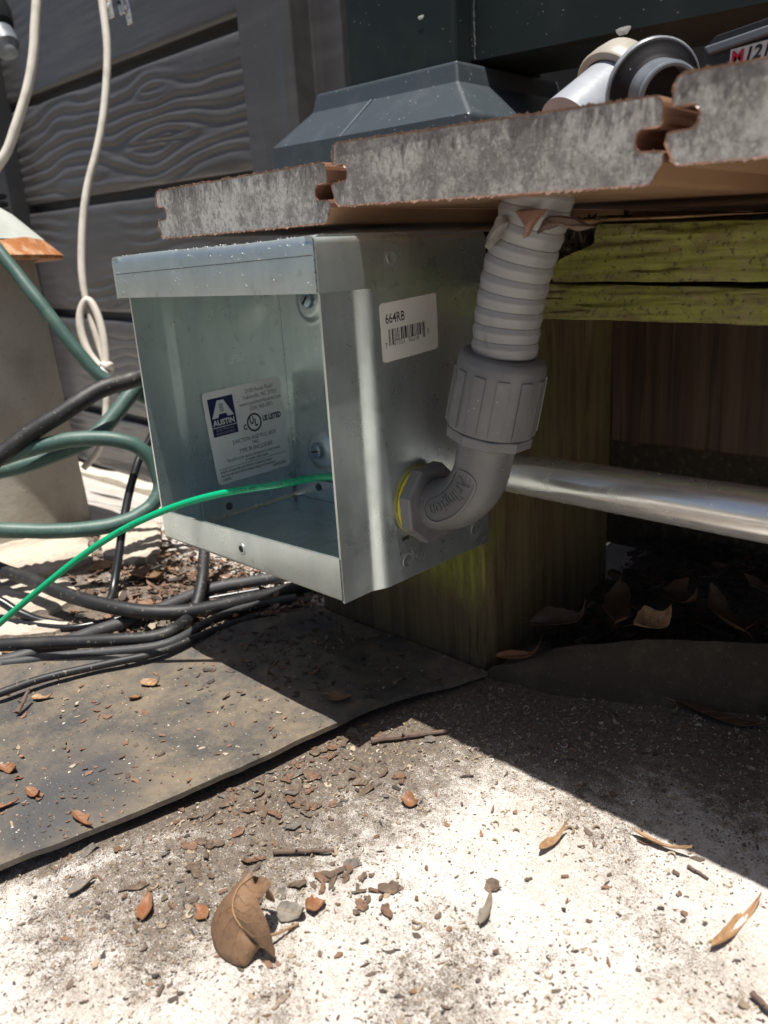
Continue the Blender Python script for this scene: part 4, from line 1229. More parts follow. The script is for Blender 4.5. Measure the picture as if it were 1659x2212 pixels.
for (u, v, h) in ((236, 8, 26), (259, 2, 24), (274, 12, 34)):
    k = MB(); lb(k, u, v - 4, 9.5, h + 6, 2.2); pr_ = k.build('prong', M['emt'], pl, bevel=1.0, seg=3)
    k = MB(); p = atd(u, v + 4, 850); k.lathe([(2.3, 0), (2.1, .8)], p + np.array((0, -1.3, 0)), (0, -1, 0), 14); k.build('prong_hole', M['hole'] if u == 259 else M['white_print'], pr_)

# ------------------------------------------------------------------ domed post at the left edge
bp = thing('domed_bollard', (-425, 28, -90), 'pale concrete bollard under a rusty rimmed dome cap at left', 'bollard')
ax0 = np.array((-418.0, 34.0, 0))
k = MB(); k.lathe([(97, -130), (95, -60), (90, 60), (88, 150), (87, 172)], ax0, (0, 0, 1), 48); k.build('column', M['bollard'], bp, smooth=True)
k = MB(); k.lathe([(150, -130), (146, -66), (120, -52), (98, -46)], ax0, (0, 0, 1), 48)
dz = 168.0
prof = [(112, 0), (113, 3), (108, 8), (100, 16), (90, 26), (76, 40), (58, 52), (34, 61), (.5, 64)]
k = MB(); k.lathe(prof[3:], ax0 + (0, 0, dz), (0, 0, 1), 64); dm = k.build('dome_cap', M['dome'], bp, smooth=True)
k = MB()
rimp = [(90, -1), (113, -1), (114, 2), (108, 8), (100.4, 16.2)]
v = []
n = 64
for (r_, t) in rimp:
    for j in range(n):
        a = 2 * math.pi * j / n; w = 3.0 * (fbm(np.array(j * .35), np.array(2.0), 3) - .5) if t > 10 else 0
        v.append(ax0 + np.array((r_ * math.cos(a), r_ * math.sin(a), dz + t + 1.5 * w)))
k.add(v, [(i * n + j, i * n + (j + 1) % n, (i + 1) * n + (j + 1) % n, (i + 1) * n + j) for i in range(len(rimp) - 1) for j in range(n)]); k.build('rusty_rim', M['rust'], dm, smooth=True, angle=60)
# small fittings that poke in at the left edge
lf = thing('spot_fitting', tuple(atd(-10, 90, 900)), 'dark rounded fitting with pale grey collar at upper left edge', 'fitting')
k = MB(); c = atd(-22, 20, 900); axv = atd(10, 95, 900) - c; axv /= np.linalg.norm(axv)
k.lathe([(.5, -22), (14, -18), (21, -6), (22, 8), (19, 22), (14, 26)], c, axv, 32); k.build('cap', M['black_gloss'], lf, smooth=True)
k = MB(); k.lathe([(12, 26.5), (15, 28), (16.5, 46), (13, 50), (11, 56)], c, axv, 32); k.build('collar', M['blue_grey'], lf, smooth=True)
k = MB(); c = atd(-6, 440, 860)
for i in range(3): k.lathe([(6, i * 8), (11, i * 8 + 1), (11, i * 8 + 5), (6, i * 8 + 6)], c + np.array((0, 0, -12)), (0, 0, 1), 24)
tag(k.build('ridged_fitting', M['black_gloss'], origin=tuple(c), smooth=True), 'small black ridged cap on the left edge above the rusty dome', 'cap')

# ------------------------------------------------------------------ things lying on the deck
def top_z(x):
    for (x0, zc, tl) in BOARDS:
        if x0 <= x <= x0 + 137: return zc + 23.6 + tl * (x - x0)
    return 182


pf = thing('pipe_elbow', (222, 96, 184), 'pale grey pipe stub in a cream coupling lying on the deck', 'pipe fitting')
c = at(1318, 207, 'y', 100); axv = np.array((-.22, -.80, -.50)); axv /= np.linalg.norm(axv)
k = MB(); k.lathe([(8, -17), (13.5, -15), (16.6, -11), (17.2, -5), (17.2, -1), (16.6, 0), (13.9, 0), (13.7, -6)], c, axv, 40); k.build('coupling', M['cream'], pf, smooth=True)
k = MB(); k.lathe([(13.4, -4), (13.4, 16), (13.4, 26), (10, 26.2)], c, axv, 40); k.build('pipe_stub', M['pvc'], pf, smooth=True)
fit = thing('threaded_connector', (242, 97, 184), 'grey threaded connector with a black flange washer lying on the deck', 'connector')
c = at(1412, 197, 'y', 92); axv = at(1468, 214, 'y', 76) - c; axv /= np.linalg.norm(axv)
k = MB(); k.lathe([(10, -2.5), (17.0, -2.5), (17.6, -1.8), (17.6, -.3), (17.1, .3), (10, .3)], c, axv, 48, closed=True); k.build('flange', M['blue_grey'], fit, smooth=True)
k = MB(); k.lathe([(10, .2), (16.6, .4), (16.5, .9), (14.4, 1.6), (13.6, 2.6), (12.6, 3.0), (11.4, 4.4), (10, 4.4)], c, axv, 48, closed=True); k.build('washer', M['black_rubber'], fit, smooth=True)
prof = [(9.0, 3)]
t = 4.0
while t < 13: prof += [(10.4, t), (11.2, t + .6), (10.4, t + 1.2)]; t += 1.45
prof += [(10.8, t), (10.9, t + 1.6), (10.3, t + 2.0), (9.4, t + 2.0), (9.0, t - 4)]
k = MB(); k.lathe(prof, c, axv, 48, closed=True); k.build('threaded_barrel', M['blue_grey'], fit, smooth=True, angle=25)
k = MB(); k.lathe([(9.5, 6), (9.5, 6.5)], c, axv, 32); k.build('bore', M['hole'], fit)
# tool battery at the right edge
ty = 128.0
bt = thing('tool_battery', (360, ty, 184), 'black cordless tool battery with red and black lettering at the right edge', 'battery')
pc = lambda u, v, y=ty: at(u, v, 'y', y)
k = MB()
a, b_, c_, d_ = pc(1519, 165), pc(1517, 104), pc(1542, 76), pc(1720, 14)
x1 = 470
sl = (d_[2] - c_[2]) / (d_[0] - c_[0])
front = [(a[0], a[2] - 8), (b_[0], b_[2]), (b_[0] + 4, b_[2] + 3.2), (c_[0], c_[2]), (x1, c_[2] + sl * (x1 - c_[0])), (x1, a[2] - 8)]
k.prism(front, 'y', ty + 1.5, ty + 62); bt0 = k.build('housing', M['tool_black'], bt, bevel=2.5, seg=3)
q0, q1 = pc(1556, 88), pc(1720, 40)
k = MB(); k.prism([(q0[0] - 6, q0[2] - 1), (x1, q0[2] + sl * (x1 - q0[0]) + .5), (x1, q0[2] + sl * (x1 - q0[0]) - 3.0), (q0[0] - 4, q0[2] - 4)], 'y', ty - 1.2, ty + 2); k.build('grey_trim', M['tool_grey'], bt, bevel=.6)
A_, B_, C_, D2 = pc(1574, 146), pc(1578, 107), pc(1722, 68), pc(1718, 108)
k = MB(); k.add([tuple(np.array(p) + (0, .3, 0)) for p in (A_, D2, C_, B_)], [(0, 1, 2, 3)]); lab = k.build('label_plate', M['white_print'], bt, fixn=False)
e1 = (C_ - B_); Lw = np.linalg.norm(e1); e1 /= Lw; e2 = B_ - A_; Lh = np.linalg.norm(e2); e2 = e2 / Lh
for s_, off, mt, sh in (('M', .03, 'red_print', .0), ('12', .265, 'ink', .2), ('FUEL', .62, 'ink', .2)):
    vs, fs = text(s_, Lh * 1.02, Lh * .03, 'LEFT', 1.0)
    k = MB(); k.add([A_ + e1 * (off * Lw * .86 + x + sh * y) + e2 * (Lh * .14 + y * 1.0) + np.array((0, -.15, 0)) for x, y in vs], fs); k.build('lettering', M[mt], lab, fixn=False)

# ------------------------------------------------------------------ rubber mats
# outline of the strip along its length: right edge, left edge (x at y)
ry = np.array([-330, -260, -200, -145, -101, -52, 6, 46, 70, 92, 112]); rx = np.array([70, 80, 90, 99, 109, 124, 129, 134, 145, 156, 160])
lx = np.interp(ry, [-330, -102, -70, 10, 70, 112], [-150, -84, -64, -14, 4, 8])
_ys = np.linspace(-330, 112, 60); MS = (_ys, np.convolve(np.pad(np.interp(_ys, ry, rx), 6, mode='edge'), np.ones(13) / 13, 'valid'))
ny, nx = 110, 46
G = np.zeros((ny, nx, 3))
for i, y in enumerate(np.linspace(-330, 101, ny)):
    xr = np.interp(y, MS[0], MS[1]) + .35 * math.sin(y * .09) + 1.1 * (float(fbm(np.array(y / 9), np.array(3.3), 3)) - .5); xl = np.interp(y, ry, lx)
    for j, t in enumerate(np.linspace(0, 1, nx)):
        x = xl + (xr - xl) * t
        lift = 3.5 + 4.0 * math.exp(-((t - 1) / .16) ** 2) * (.8 + .2 * math.sin(y * .02 + 1.4)) + 4.0 * math.sin(math.pi * t) * (.6 + .3 * math.sin(y * .018)) + 5.0 * math.exp(-(t / .10) ** 2)
        lift *= 1 - .6 * smooth01((y - 40) / 60)
        G[i, j] = (x, y, -83 + lift + 2.4 + (float(fbm(np.array(x / 30), np.array(y / 30), 3)) - .5) * 3)
MATG = G
k = MB(); k.sheet(G, 2.6)
tag(k.build('rubber_mat', M['rubber'], origin=(60, -60, -80), smooth=True, angle=50), 'dusty black rubber mat strip lying under the steel box', 'mat')


def mat_z(x, y):
    i = (y + 330) / 431 * (ny - 1)
    if i < 0 or i > ny - 1: return None
    i0 = int(i); row = MATG[i0]
    if x < row[0, 0] or x > row[-1, 0]: return None
    return float(np.interp(x, row[:, 0], row[:, 2]))


B = np.array([(150, 101, -82), (192, 110, -82), (240, 134, -82), (290, 161, -82), (380, 205, -82)], float)
Tt = np.array([at(1096, 1446, 'y', 108), at(1200, 1398, 'y', 122), at(1400, 1383, 'y', 143), at(1659, 1388, 'y', 172), at(1900, 1400, 'y', 220)])
nb = 50
G = np.zeros((nb, 14, 3))
for i, t in enumerate(np.linspace(0, 1, nb)):
    b0 = np.array([np.interp(t, np.linspace(0, 1, 5), B[:, q]) for q in range(3)]); t0 = np.array([np.interp(t, np.linspace(0, 1, 5), Tt[:, q]) for q in range(3)])
    for j, s in enumerate(np.linspace(0, 1, 14)):
        p = b0 * (1 - s) + t0 * s
        p[2] += 5 * math.sin(math.pi * s) + (float(fbm(np.array(p[0] / 20), np.array(p[1] / 20), 3)) - .5) * 4
        G[i, j] = p
k = MB(); k.sheet(G, 2.6)
tag(k.build('rubber_mat', M['rubber_shaded'], origin=(240, 140, -82), smooth=True, angle=60), 'dark rubber mat piece in deep shade beneath the deck, right of the post', 'mat')

# flat pale stones beyond the mat on the left
def stone(uvs, h, label):
    P = [ground(u, v)[:2] for u, v in uvs]; c = np.mean(P, 0); n = 36
    ang = [math.atan2(p[1] - c[1], p[0] - c[0]) for p in P]; od = np.argsort(ang); P = [P[i] for i in od]
    ring_ = []
    for i in range(n):
        t = i / n * len(P); a = P[int(t) % len(P)]; b = P[(int(t) + 1) % len(P)]; w = t - int(t)
        q = a * (1 - w) + b * w
        q = q + (q - c) * (fbm(np.array(i * .9), np.array(h), 3) - .5) * .22
        ring_.append(q)
    z = float(zg(c[0], c[1]))
    k = MB()
    v = [(q[0], q[1], z - 3) for q in ring_] + [(q[0], q[1], z + h * .8 + random.uniform(-.8, .8)) for q in ring_] + [(c[0] + (q[0] - c[0]) * .9, c[1] + (q[1] - c[1]) * .9, z + h + random.uniform(-.7, .7)) for q in ring_] + [(c[0] + (q[0] - c[0]) * .45, c[1] + (q[1] - c[1]) * .45, z + h + random.uniform(-1.2, 1.2)) for q in ring_] + [(c[0], c[1], z + h)]
    k.add(v, [(a * n + i, a * n + (i + 1) % n, (a + 1) * n + (i + 1) % n, (a + 1) * n + i) for a in range(3) for i in range(n)] + [(3 * n + i, 3 * n + (i + 1) % n, 4 * n) for i in range(n)])
    return tag(k.build('flat_stone', M['stone'], origin=(c[0], c[1], z), smooth=True, angle=30), label, 'stone', 'pale flat stones beyond the rubber mat')


M['stone'] = layered('pale_layered_stone', (.50, .44, .36), [('noise', (60, 16, 60), .42, .68, (.36, .31, .25), {'detail': 6}), ('noise', (300, 90, 300), .56, .70, (.28, .23, .18), {'detail': 5, 'amt': .8})], rough=.85,
                     bumps=[('noise', (180, 60, 180), .6, 1.5, {'detail': 5})])
stone([(-40, 1200), (90, 1165), (190, 1175), (205, 1215), (120, 1245), (-20, 1280)], 7, 'pale stone at the left edge, under the dark hose loop')
stone([(215, 1165), (300, 1150), (352, 1170), (350, 1210), (290, 1230), (225, 1210)], 10, 'pale stone beside the lower left corner of the box')
stone([(-40, 1290), (60, 1262), (150, 1262), (178, 1300), (110, 1330), (-20, 1345)], 5, 'pale stone crossed by the green wire')
stone([(-40, 1352), (60, 1340), (150, 1352), (120, 1375), (20, 1380), (-40, 1384)], 3.5, 'pale cracked stone just behind the dirt flecked cable')

# ------------------------------------------------------------------ leaves
def leaf(L, Wd, curl=.4, fold=.35, wob=.12, tipcurl=0.0, seed=0, nu=18, nv=9, teeth=.0, lop=None):
    """leaf blade along +x in its own frame (mm), z up; returns MB with two materials: blade and vein"""
    rs = np.random.default_rng(seed)
    ph = rs.uniform(0, 6, 4)
    k = MB()
    G = np.zeros((nu, nv, 3))
    for i, t in enumerate(np.linspace(0, 1, nu)):
        w = Wd * (math.sin(math.pi * min(1, t ** .8)) ** .75 * (1 - .25 * t)) * (1 + teeth * math.sin(t * 28 + ph[0])) + .25
        for j, s in enumerate(np.linspace(-1, 1, nv)):
            ww = w * (1 + wob * math.sin(7 * t + ph[1] + s))
            if lop and s > 0 and t > lop[0]: ww *= lop[1]
            y = s * ww
            z = abs(s) * ww * fold + wob * Wd * .8 * math.sin(5 * t + 2 * s + ph[2]) * abs(s)
            x = t * L
            a = curl * (t - .5) * 2
            zx = curl * L * .5 * (t - .5) ** 2 * 2
            G[i, j] = (x - tipcurl * L * max(0, t - .7) ** 1.5, y, z + zx + tipcurl * L * max(0, t - .65) ** 1.4 * 2)
    k.sheet(G, .35)
    mid = nv // 2
    k.tube([G[i, mid] + (0, 0, .1) for i in range(nu)] , [max(.08, Wd * .018 * (1 - i / nu)) for i in range(nu)], 6, m=1)
    for i in range(3, nu - 3, 3):
        for e in (0, nv - 1):
            q = [G[i, mid] + (0, 0, .12), G[min(nu - 1, i + 1), (mid + e) // 2] + (0, 0, .12), G[min(nu - 1, i + 3), e] * .86 + G[min(nu - 1, i + 3), mid] * .14 + (0, 0, .1)]
            k.tube(q, [.12, .09, .05], 4, m=1)
    k.tube([G[0, mid], G[0, mid] + (-L * .12, 0, .5), G[0, mid] + (-L * .25, L * .02, 0)], [Wd * .035, Wd * .03, Wd * .025], 6, m=1)
    return k


def put(k, pos, rz, rx=0, ry=0, name='leaf', mats=None, label=None, cat='leaf', group=None, parent=None):
    Rm = np.array((Matrix.Rotation(rz, 3, 'Z') @ Matrix.Rotation(ry, 3, 'Y') @ Matrix.Rotation(rx, 3, 'X')))
    k.v = [tuple(Rm @ np.array(p) + np.array(pos)) for p in k.v]
    mn = min(p[2] for p in k.v)
    return tag(k.build(name, mats, origin=tuple(pos), smooth=True, angle=70), label, cat, group)


# the big curled leaf on the slab
def big_leaf():
    """oval blade on edge: the back half lies towards the left, the near half folds up along the midrib and the top curls over"""
    k = MB()
    nu, nv = 26, 15
    Q = lambda L_: spline(np.array([at(u, v, 'z', z) for u, v, z in L_]), 1, 6)[0]
    mid = Q([(545, 1893, -63), (520, 1912, -63), (505, 1945, -65), (505, 1970, -67), (518, 1997, -70), (546, 2024, -74), (594, 2051, -79)])
    lft = Q([(530, 1898, -66), (503, 1928, -71), (466, 1966, -77), (456, 2020, -80), (479, 2067, -81.5), (526, 2088, -81.5), (552, 2056, -80)])
    rgt = Q([(560, 1890, -63), (586, 1905, -62), (566, 1935, -60), (558, 1945, -60), (575, 1985, -65), (585, 2020, -71), (594, 2051, -78)])
    n = len(mid)
    G = np.zeros((n, nv, 3))
    for i in range(n):
        for j in range(nv):
            s = j / (nv - 1) * 2 - 1
            if s < 0: p = mid[i] * (1 + s) + lft[i] * (-s); p = p + np.array((0, 0, 2.2 * math.sin(-s * math.pi)))
            else: p = mid[i] * (1 - s) + rgt[i] * s; p = p + np.array((.6, -.6, -.6)) * 2.6 * math.sin(s * math.pi)
            G[i, j] = p + (0, 0, .25 * math.sin(i * .5 + j * .4))
    k.sheet(G, .4, nrm=(.2, -.3, .9))
    k.tube([G[i, nv // 2] + (.2, -.3, .35) for i in range(n)], [.2 + .2 * (i / n) for i in range(n)], 6, m=1)
    for i in range(4, n - 3, 5):
        for e, dr in ((0, -1), (nv - 1, 1)):
            k.tube([G[i, nv // 2] + (.2, -.3, .3), G[min(n - 1, i + 2), nv // 2 + dr * nv // 4] + (.2, -.3, .2), G[min(n - 1, i + 4), nv // 2 + dr * (nv // 2 - 1)] + (.2, -.3, .1)], [.1, .08, .05], 4, m=1)
    # curled-over tip
    tp = spline(np.array([at(545, 1892, 'z', -66.5), at(566, 1888, 'z', -65), at(584, 1896, 'z', -66), at(592, 1918, 'z', -68), at(590, 1936, 'z', -71)]), 1, 5)[0]
    G2 = np.array([[p + (-1.5 + 3 * t * .3, -2.5 * (1 - t), -7.5 * t * math.sin(math.pi * (.15 + .75 * i / len(tp)))) for t in np.linspace(0, 1, 6)] for i, p in enumerate(tp)])
    k.sheet(G2, .4, nrm=(.2, -.6, .5))
    st = ground(645, 1995, 1.0)
    k.tube([mid[-6], (np.array(mid[-6]) + st) / 2 + (0, 0, -1), st], [.6, .5, .45], 6, m=1)
    return tag(k.build('curled_leaf', [M['leaf_brown'], M['leaf_vein']], origin=tuple(ground(530, 2080)), smooth=True, angle=70), 'large curled brown leaf standing on the pale concrete', 'leaf')


big_leaf()
# (u, v, length, width, rz, material, label)
small = [(318, 1965, 13, 5.5, 2.4, 'leaf_orange', 'orange brown leaf lying left of the big curled leaf'),
         (434, 1975, 9, 4.2, 3.0, 'leaf_orange', 'small orange leaf touching the left side of the big curled leaf'),
         (683, 1962, 8, 6.0, 1.2, 'leaf_orange', 'orange leaf scrap right of the big curled leaf'),
         (636, 1978, 13, 6.5, .5, 'leaf_grey', 'grey leaf scrap just right of the big curled leaf'),
         (178, 1922, 11, 4.0, 1.6, 'leaf_grey', 'grey oval leaf scrap on white concrete near the lower left mat corner'),
         (888, 1735, 9, 5.0, .4, 'leaf_orange', 'rust spotted pale leaf scrap on sunny concrete near the shadow'),
         (1050, 1968, 17, 3.6, 2.0, 'leaf_grey', 'crooked grey leaf scrap in the lower middle of the concrete'),
         (1195, 1820, 19, 2.6, 1.5, 'leaf_tan', 'narrow split tan husk on concrete below the shadow line'),
         (1428, 1832, 24, 2.6, .1, 'leaf_tan', 'long pale seed pod lying on the shadow line'),
         (1592, 2000, 34, 3.4, 1.45, 'leaf_tan', 'long twisted tan leaf stalk at the right edge of the concrete'),
         (735, 1515, 15, 8, .3, 'leaf_brown', 'brown leaf in shade on the mat under the box'),
         (1412, 1338, 24, 13, 1.0, 'leaf_tan', 'upright tan leaf beneath the deck above the shaded mat'),
         (1225, 1350, 40, 14, .3, 'leaf_shaded', 'broad dark leaf leaning by the post beneath the deck'),
         (1130, 1410, 30, 4.5, .75, 'leaf_orange', 'narrow reddish leaf against the foot of the post'),
         (1560, 1330, 44, 18, 2.4, 'leaf_shaded', 'large dim leaf at the right under the deck'),
         (1480, 1290, 36, 15, -.4, 'leaf_shaded', 'dim leaf behind the upright tan leaf under the deck'),
         (1330, 1310, 38, 15, 2.0, 'leaf_shaded', 'dim curled leaf left of the upright tan leaf under the deck'),
         (1560, 1560, 46, 9, .12, 'leaf_shaded', 'long dark leaf on shaded concrete at right'),
         (560, 1310, 34, 13, .6, 'leaf_brown', 'brown leaf in the litter left of the post foot'),
         (330, 1255, 46, 17, .3, 'leaf_brown', 'large brown leaf behind the black cables'),
         (240, 1225, 34, 12, 1.3, 'leaf_tan', 'tan leaf between the pale stones'),
         (350, 1195, 24, 9, .9, 'leaf_brown', 'curled brown leaf below the corner of the box'),
         (40, 1420, 30, 8, .2, 'leaf_tan', 'tan curled leaf under the dirt flecked cable at left edge'),
         (330, 1480, 14, 4.5, .6, 'leaf_tan', 'ragged tan leaf on the mat near its far edge'),
         (295, 1510, 8, 4.5, 1.2, 'leaf_orange', 'small reddish leaf alone in the middle of the mat'),
         (95, 1510, 13, 4, .8, 'leaf_tan', 'pale brown ragged leaf near the twig on the mat'),
         (12, 1745, 12, 4, 1.2, 'leaf_orange', 'bright orange leaf on the mat at the left edge'),
         (180, 1775, 15, 3.6, .1, 'leaf_orange', 'narrow curled leaf hanging on the front edge of the mat'),
         (75, 1720, 12, 3.2, .2, 'leaf_orange', 'narrow reddish leaf on the mat near the left edge'),
         (20, 1665, 13, 4.2, .4, 'leaf_orange', 'reddish leaf on the mat at the left edge above the others')]
for i, (u, v, L, Wd, rz, mt, lb_) in enumerate(small):
    p = ground(u, v, 0)
    mz_ = mat_z(p[0], p[1])
    if mz_ is not None:
        p = at(u, v, 'z', -75); mz_ = mat_z(p[0], p[1]) or -76; p = at(u, v, 'z', mz_)
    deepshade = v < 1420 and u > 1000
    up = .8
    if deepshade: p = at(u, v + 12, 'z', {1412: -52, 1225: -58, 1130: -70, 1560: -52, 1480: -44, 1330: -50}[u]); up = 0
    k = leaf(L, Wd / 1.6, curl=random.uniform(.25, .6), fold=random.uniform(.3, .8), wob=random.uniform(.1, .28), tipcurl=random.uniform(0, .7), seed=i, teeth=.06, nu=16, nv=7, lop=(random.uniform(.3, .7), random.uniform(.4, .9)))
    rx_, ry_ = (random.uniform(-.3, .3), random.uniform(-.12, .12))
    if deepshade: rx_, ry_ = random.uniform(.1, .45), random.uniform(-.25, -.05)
    cx = L * .5
    Rz = np.array([math.cos(rz) * cx, math.sin(rz) * cx, 0])
    put(k, np.array(p) + (0, 0, up) - Rz, rz, rx_, ry_, 'fallen_leaf', [M[mt], M['leaf_shaded' if deepshade else 'leaf_vein']], lb_, 'leaf', 'scattered fallen leaves')

# twigs
def twig(a, b, r, label, bend=1.0):
    a = np.array(a); b = np.array(b); k = MB()
    pts = [a + (b - a) * t + np.array((random.uniform(-1, 1), random.uniform(-1, 1), .4 * math.sin(3.1 * t))) * bend for t in np.linspace(0, 1, 8)]
    k.tube(pts, [r * (1 - .35 * t) * random.uniform(.85, 1.15) for t in np.linspace(0, 1, 8)], 8, res=3)
    m_ = pts[3]; k.tube([m_, m_ + np.array((0, -1, 1.2)) * r * 1.4], [r * .5, r * .25], 6)
    return tag(k.build('twig', M['twig'], origin=tuple((a + b) / 2), smooth=True), label, 'twig', 'dry twigs on the ground')


twig(ground(803, 1600, 2.2), ground(968, 1578, 1.8), 1.7, 'thick grey twig at the tip of the sunlit concrete', .6)
twig(ground(588, 1842, 1.5), ground(722, 1836, 1.5), 1.1, 'thin brown twig on dirty concrete above the big curled leaf', .6)
p = at(38, 1540, 'z', -74); q = at(62, 1492, 'z', -68)
twig(p, q, 1.5, 'short broken twig on the far part of the mat', .2)
twig(ground(1485, 1870, .8), ground(1530, 1898, .8), .7, 'thin reddish twig on the sunny side of the shadow line at right', .2)
twig(ground(1625, 2145, 2.5), ground(1690, 2210, 2.5), 1.0, 'dark stalk cut off by the lower right corner', .2)

# bark flakes one could count, each its own object; meshes shared
def flake_mesh(seed, L, Wd, th=.6):
    rs = np.random.default_rng(seed); k = MB(); nu, nv = 6, 4
    G = np.zeros((nu, nv, 3))
    for i, t in enumerate(np.linspace(-1, 1, nu)):
        for j, s in enumerate(np.linspace(-1, 1, nv)):
            e = 1 + .2 * rs.normal() if (j in (0, nv - 1)) else 1 + .15 * rs.normal()
            G[i, j] = (t * L / 2 * (1 + .10 * rs.normal() * (abs(t) > .5)), s * Wd / 2 * e * (1 - .45 * t * t) + .12 * Wd * math.sin(2.2 * t + seed), .06 * L * t * t * rs.uniform(.0, 1.2) + .03 * L * s * s + .12 * rs.normal())
    G[..., 2] += th - G[..., 2].min()
    k.sheet(G, th); return k


PROT = {}
def scatter(name, mat, spots, label, group, cat='flake', sizes=(4, 9)):
    for i, (p, s) in enumerate(spots):
        key = (name, i % 14)
        if key not in PROT:
            rs = random.Random(i * 13 + 5)
            k = flake_mesh(i * 7 + 1, 6.0, rs.uniform(2.4, 5.4), .35); o = k.build(name, M[mat if isinstance(mat, str) else mat[i % len(mat)]], origin=(0, 0, 0), smooth=False)
            PROT[key] = o
        else:
            o = PROT[key].copy(); COL.objects.link(o)
        o.location = (p[0] / 1000, p[1] / 1000, (p[2] + ZG) / 1000)
        o.rotation_euler = (random.uniform(-.3, .3), random.uniform(-.3, .3), random.uniform(0, 6.28))
        sc = s / 6.0; o.scale = (sc, sc * random.uniform(.6, 1.1), sc * random.uniform(.35, .9))
        tag(o, label, cat, group)


sp_ = []
clusters = [(640, 1720, 75, 34), (480, 1790, 90, 22), (700, 1930, 90, 20), (560, 1660, 80, 10), (800, 1690, 60, 10), (400, 1890, 80, 10), (760, 1890, 50, 9), (340, 1940, 60, 6), (230, 1830, 70, 6), (860, 1960, 60, 5), (1100, 1900, 160, 6), (500, 1705, 60, 14), (720, 1590, 55, 16), (840, 1575, 50, 9), (620, 1645, 60, 14)]
for (u, v, r_, n_) in clusters:
    c_ = 0
    while c_ < n_:
        uu, vv = random.gauss(u, r_), random.gauss(v, r_ * .45)
        p = ground(uu, vv)
        if mat_z(p[0], p[1]) is not None: c_ += .2; continue
        p[2] = slab_z(p[0], p[1]) + .6
        sp_.append((p, 2.2 + 6.5 * random.random() ** 1.6)); c_ += 1
scatter('bark_flake', ['flake', 'flake_warm', 'flake', 'flake_warm', 'flake_grey', 'flake'], sp_, 'small brown bark flake among many scattered on the dirty pale concrete', 'bark flakes on the concrete')
sp_ = []
for i in range(48):
    uu, vv = random.uniform(-20, 620), random.uniform(1440, 1800)
    p = at(uu, vv, 'z', -76); z_ = mat_z(p[0], p[1])
    if z_ is None: continue
    p = at(uu, vv, 'z', z_); z_ = mat_z(p[0], p[1])
    if z_ is None: continue
    sp_.append((np.array((p[0], p[1], z_ + .5)), 1.6 + 4.2 * random.random() ** 1.5))
scatter('leaf_flake', 'flake_red', sp_, 'small reddish dry leaf flake among many lying on the rubber mat', 'reddish flakes on the mat')

# ------------------------------------------------------------------ loose debris nobody could count
def palette(kind):
    r_ = random.random()
    if kind == 'dark': base = random.choice([(.07, .052, .042), (.10, .072, .055), (.05, .04, .035), (.13, .09, .07)])
    elif kind == 'tan': base = random.choice([(.32, .25, .17), (.26, .20, .14), (.38, .32, .24)])
    elif kind == 'pale': base = random.choice([(.50, .46, .41), (.42, .39, .35), (.58, .54, .48)])
    else: base = random.choice([(.17, .095, .06), (.21, .12, .075), (.12, .07, .045)])
    f = random.uniform(.8, 1.2)
    return tuple(c * f for c in base)


OCT = [(0, 2, 4), (2, 1, 4), (1, 3, 4), (3, 0, 4), (2, 0, 5), (1, 2, 5), (3, 1, 5), (0, 3, 5)]


def grain(k, p, s, col):
    a = random.uniform(0, 6.28); c, sn = math.cos(a), math.sin(a)
    L = s * random.uniform(.7, 1.5); W_ = s * random.uniform(.4, .9); H = s * random.uniform(.3, .7)
    q = [(L, 0, 0), (-L * random.uniform(.7, 1.2), 0, 0), (0, W_, H * .2), (0, -W_ * random.uniform(.6, 1.2), 0), (L * .2 * random.uniform(-1, 1), 0, H), (0, 0, -H * .5)]
    k.add([(p[0] + c * x - sn * y, p[1] + sn * x + c * y, p[2] + z) for x, y, z in q], OCT, 0, col)


def curlbit(k, p, s, col):
    s = s * random.uniform(.6, 1.25)
    a = random.uniform(0, 6.28); sw = random.uniform(.6, 4.2); n = 7
    pts = []
    for i in range(n):
        t = i / (n - 1) * sw
        pts.append((p[0] + s * math.cos(a + t) * (1 - .06 * i), p[1] + s * math.sin(a + t) * (1 - .06 * i), p[2] + s * .35 + s * .22 * math.sin(t * 1.3 + a)))
    o = len(k.v)
    k.tube(pts, [s * .12] + [s * .26] * (n - 2) + [s * .1], 5)
    if k.c is None: k.c = []
    k.c += [col] * (len(k.v) - o)


def chip(k, p, s, col):
    a = random.uniform(0, 6.28); c, sn = math.cos(a), math.sin(a)
    L, W_ = s * random.uniform(.8, 1.6), s * random.uniform(.3, .8); th = .15 * s; tz = random.uniform(-.3, .5) * s; ty = random.uniform(-.3, .3) * s
    n = random.choice((5, 6, 7)); q = []
    for i in range(n):
        t = 6.283 * (i + random.uniform(-.3, .3)) / n; r_ = random.uniform(.6, 1.1)
        x, y = L * r_ * math.cos(t), W_ * r_ * math.sin(t)
        q.append((x, y, tz * x / L + ty * y / W_ + .25 * s * (x / L) ** 2 + .08 * s * random.random()))
    mz = min(z for _, _, z in q)
    V_ = [(p[0] + c * x - sn * y, p[1] + sn * x + c * y, p[2] + z - mz + th) for x, y, z in q] + [(p[0] + c * x - sn * y, p[1] + sn * x + c * y, p[2] + z - mz) for x, y, z in q]
    V_.append((p[0], p[1], p[2] - mz + th))
    k.add(V_, [(i, (i + 1) % n, 2 * n) for i in range(n)] + [tuple(range(2 * n - 1, n - 1, -1))] + [(i, n + i, n + (i + 1) % n, (i + 1) % n) for i in range(n)], 0, col)


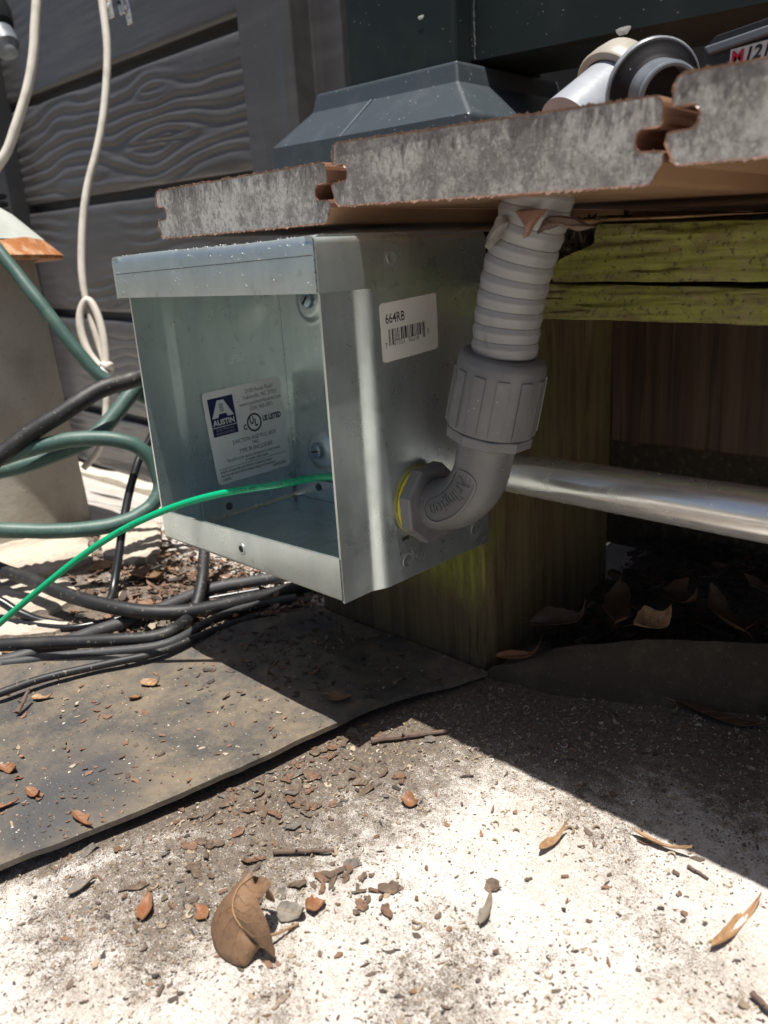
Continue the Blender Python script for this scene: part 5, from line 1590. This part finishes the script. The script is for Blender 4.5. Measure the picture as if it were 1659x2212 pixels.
k = MB()
N = 44000
U_ = rng.uniform(-60, 1720, N * 3); V2 = rng.uniform(1430, 2230, N * 3)
cnt = 0
pts = np.array([ground(u, v) for u, v in zip(U_[:N * 2], V2[:N * 2])])
den = dirt(pts[:, 0], pts[:, 1])
prob = np.clip(.018 + 2.0 * den ** 1.6, 0, 1)
keep = rng.random(len(pts)) < prob
for p in pts[keep]:
    if cnt >= N: break
    x, y = p[0], p[1]
    if mat_z(x, y) is not None: continue
    z = slab_z(x, y)
    r_ = random.random()
    s = .16 + .62 * random.random() ** 4.0
    if r_ < .93: grain(k, (x, y, z + .05), s, palette('dark' if random.random() < .72 else ('tan' if random.random() < .5 else 'pale')))
    elif r_ < .98: chip(k, (x, y, z), .4 + 1.5 * random.random() ** 2.5, palette(random.choice(['dark', 'dark', 'red', 'tan'])))
    else: curlbit(k, (x, y, z), random.uniform(.7, 1.6), palette('tan'))
    cnt += 1
# curled seed husks lie thick along the shadow line and in the shade
for i in range(190):
    u = random.gauss(1130, 240); v = random.gauss(1640 + (u - 930) * .25, 85)
    p = ground(u, v)
    if mat_z(p[0], p[1]) is not None or v < 1490: continue
    z = slab_z(p[0], p[1])
    curlbit(k, (p[0], p[1], z), random.uniform(.8, 2.1), palette('tan' if random.random() < .93 else 'pale'))
tag(k.build('slab_debris', M['debris'], fixn=False), 'fine grit, bark crumbs and curled husks over the concrete', 'debris', kind='stuff')
# dust and crumbs on the mat
k = MB()
for i in range(5200):
    u, v = random.uniform(-40, 1080), random.uniform(1380, 1900)
    p = at(u, v, 'z', -76); z_ = mat_z(p[0], p[1])
    if z_ is None: continue
    if random.random() > .35 + fbm(np.array(p[0] / 25), np.array(p[1] / 25), 3): continue
    z_ += .1
    r_ = random.random(); s = .2 + .7 * random.random() ** 4
    if r_ < .8: grain(k, (p[0], p[1], z_), s, palette(random.choice(['dark', 'dark', 'tan', 'red', 'pale'])))
    else: chip(k, (p[0], p[1], z_), .4 + 1.5 * random.random() ** 2.5, palette(random.choice(['red', 'red', 'dark', 'tan'])))
for i in range(560):      # thicker litter in the shade below the box
    u, v = random.gauss(640, 130), random.gauss(1400, 60)
    p = at(u, v, 'z', -76); z_ = mat_z(p[0], p[1])
    if z_ is None: z_ = slab_z(p[0], p[1])
    chip(k, (p[0], p[1], z_ + .1), .6 + 2.4 * random.random() ** 2, palette(random.choice(['dark', 'dark', 'red', 'dark'])))
tag(k.build('mat_debris', M['debris'], fixn=False), 'dust, crumbs and leaf bits spread over the rubber mat', 'debris', kind='stuff')
# leaf litter and mulch beyond the mat
k = MB()
for i in range(2600):
    u, v = random.uniform(150, 800), random.uniform(1150, 1400)
    if random.random() < .35: u, v = random.gauss(420, 110), random.gauss(1250, 40)
    p = ground(u, v); x, y = p[0], p[1]
    if mat_z(x, y) is not None: continue
    z = slab_z(x, y) + random.random() ** 2 * 7 * math.exp(-((u - 430) / 200) ** 2)
    s = 1 + 4.2 * random.random() ** 2
    chip(k, (x, y, z), s, palette(random.choice(['red', 'red', 'dark', 'tan', 'dark', 'red'])))
for i in range(2400):     # under the deck, colours darkened to stand for the deep shade
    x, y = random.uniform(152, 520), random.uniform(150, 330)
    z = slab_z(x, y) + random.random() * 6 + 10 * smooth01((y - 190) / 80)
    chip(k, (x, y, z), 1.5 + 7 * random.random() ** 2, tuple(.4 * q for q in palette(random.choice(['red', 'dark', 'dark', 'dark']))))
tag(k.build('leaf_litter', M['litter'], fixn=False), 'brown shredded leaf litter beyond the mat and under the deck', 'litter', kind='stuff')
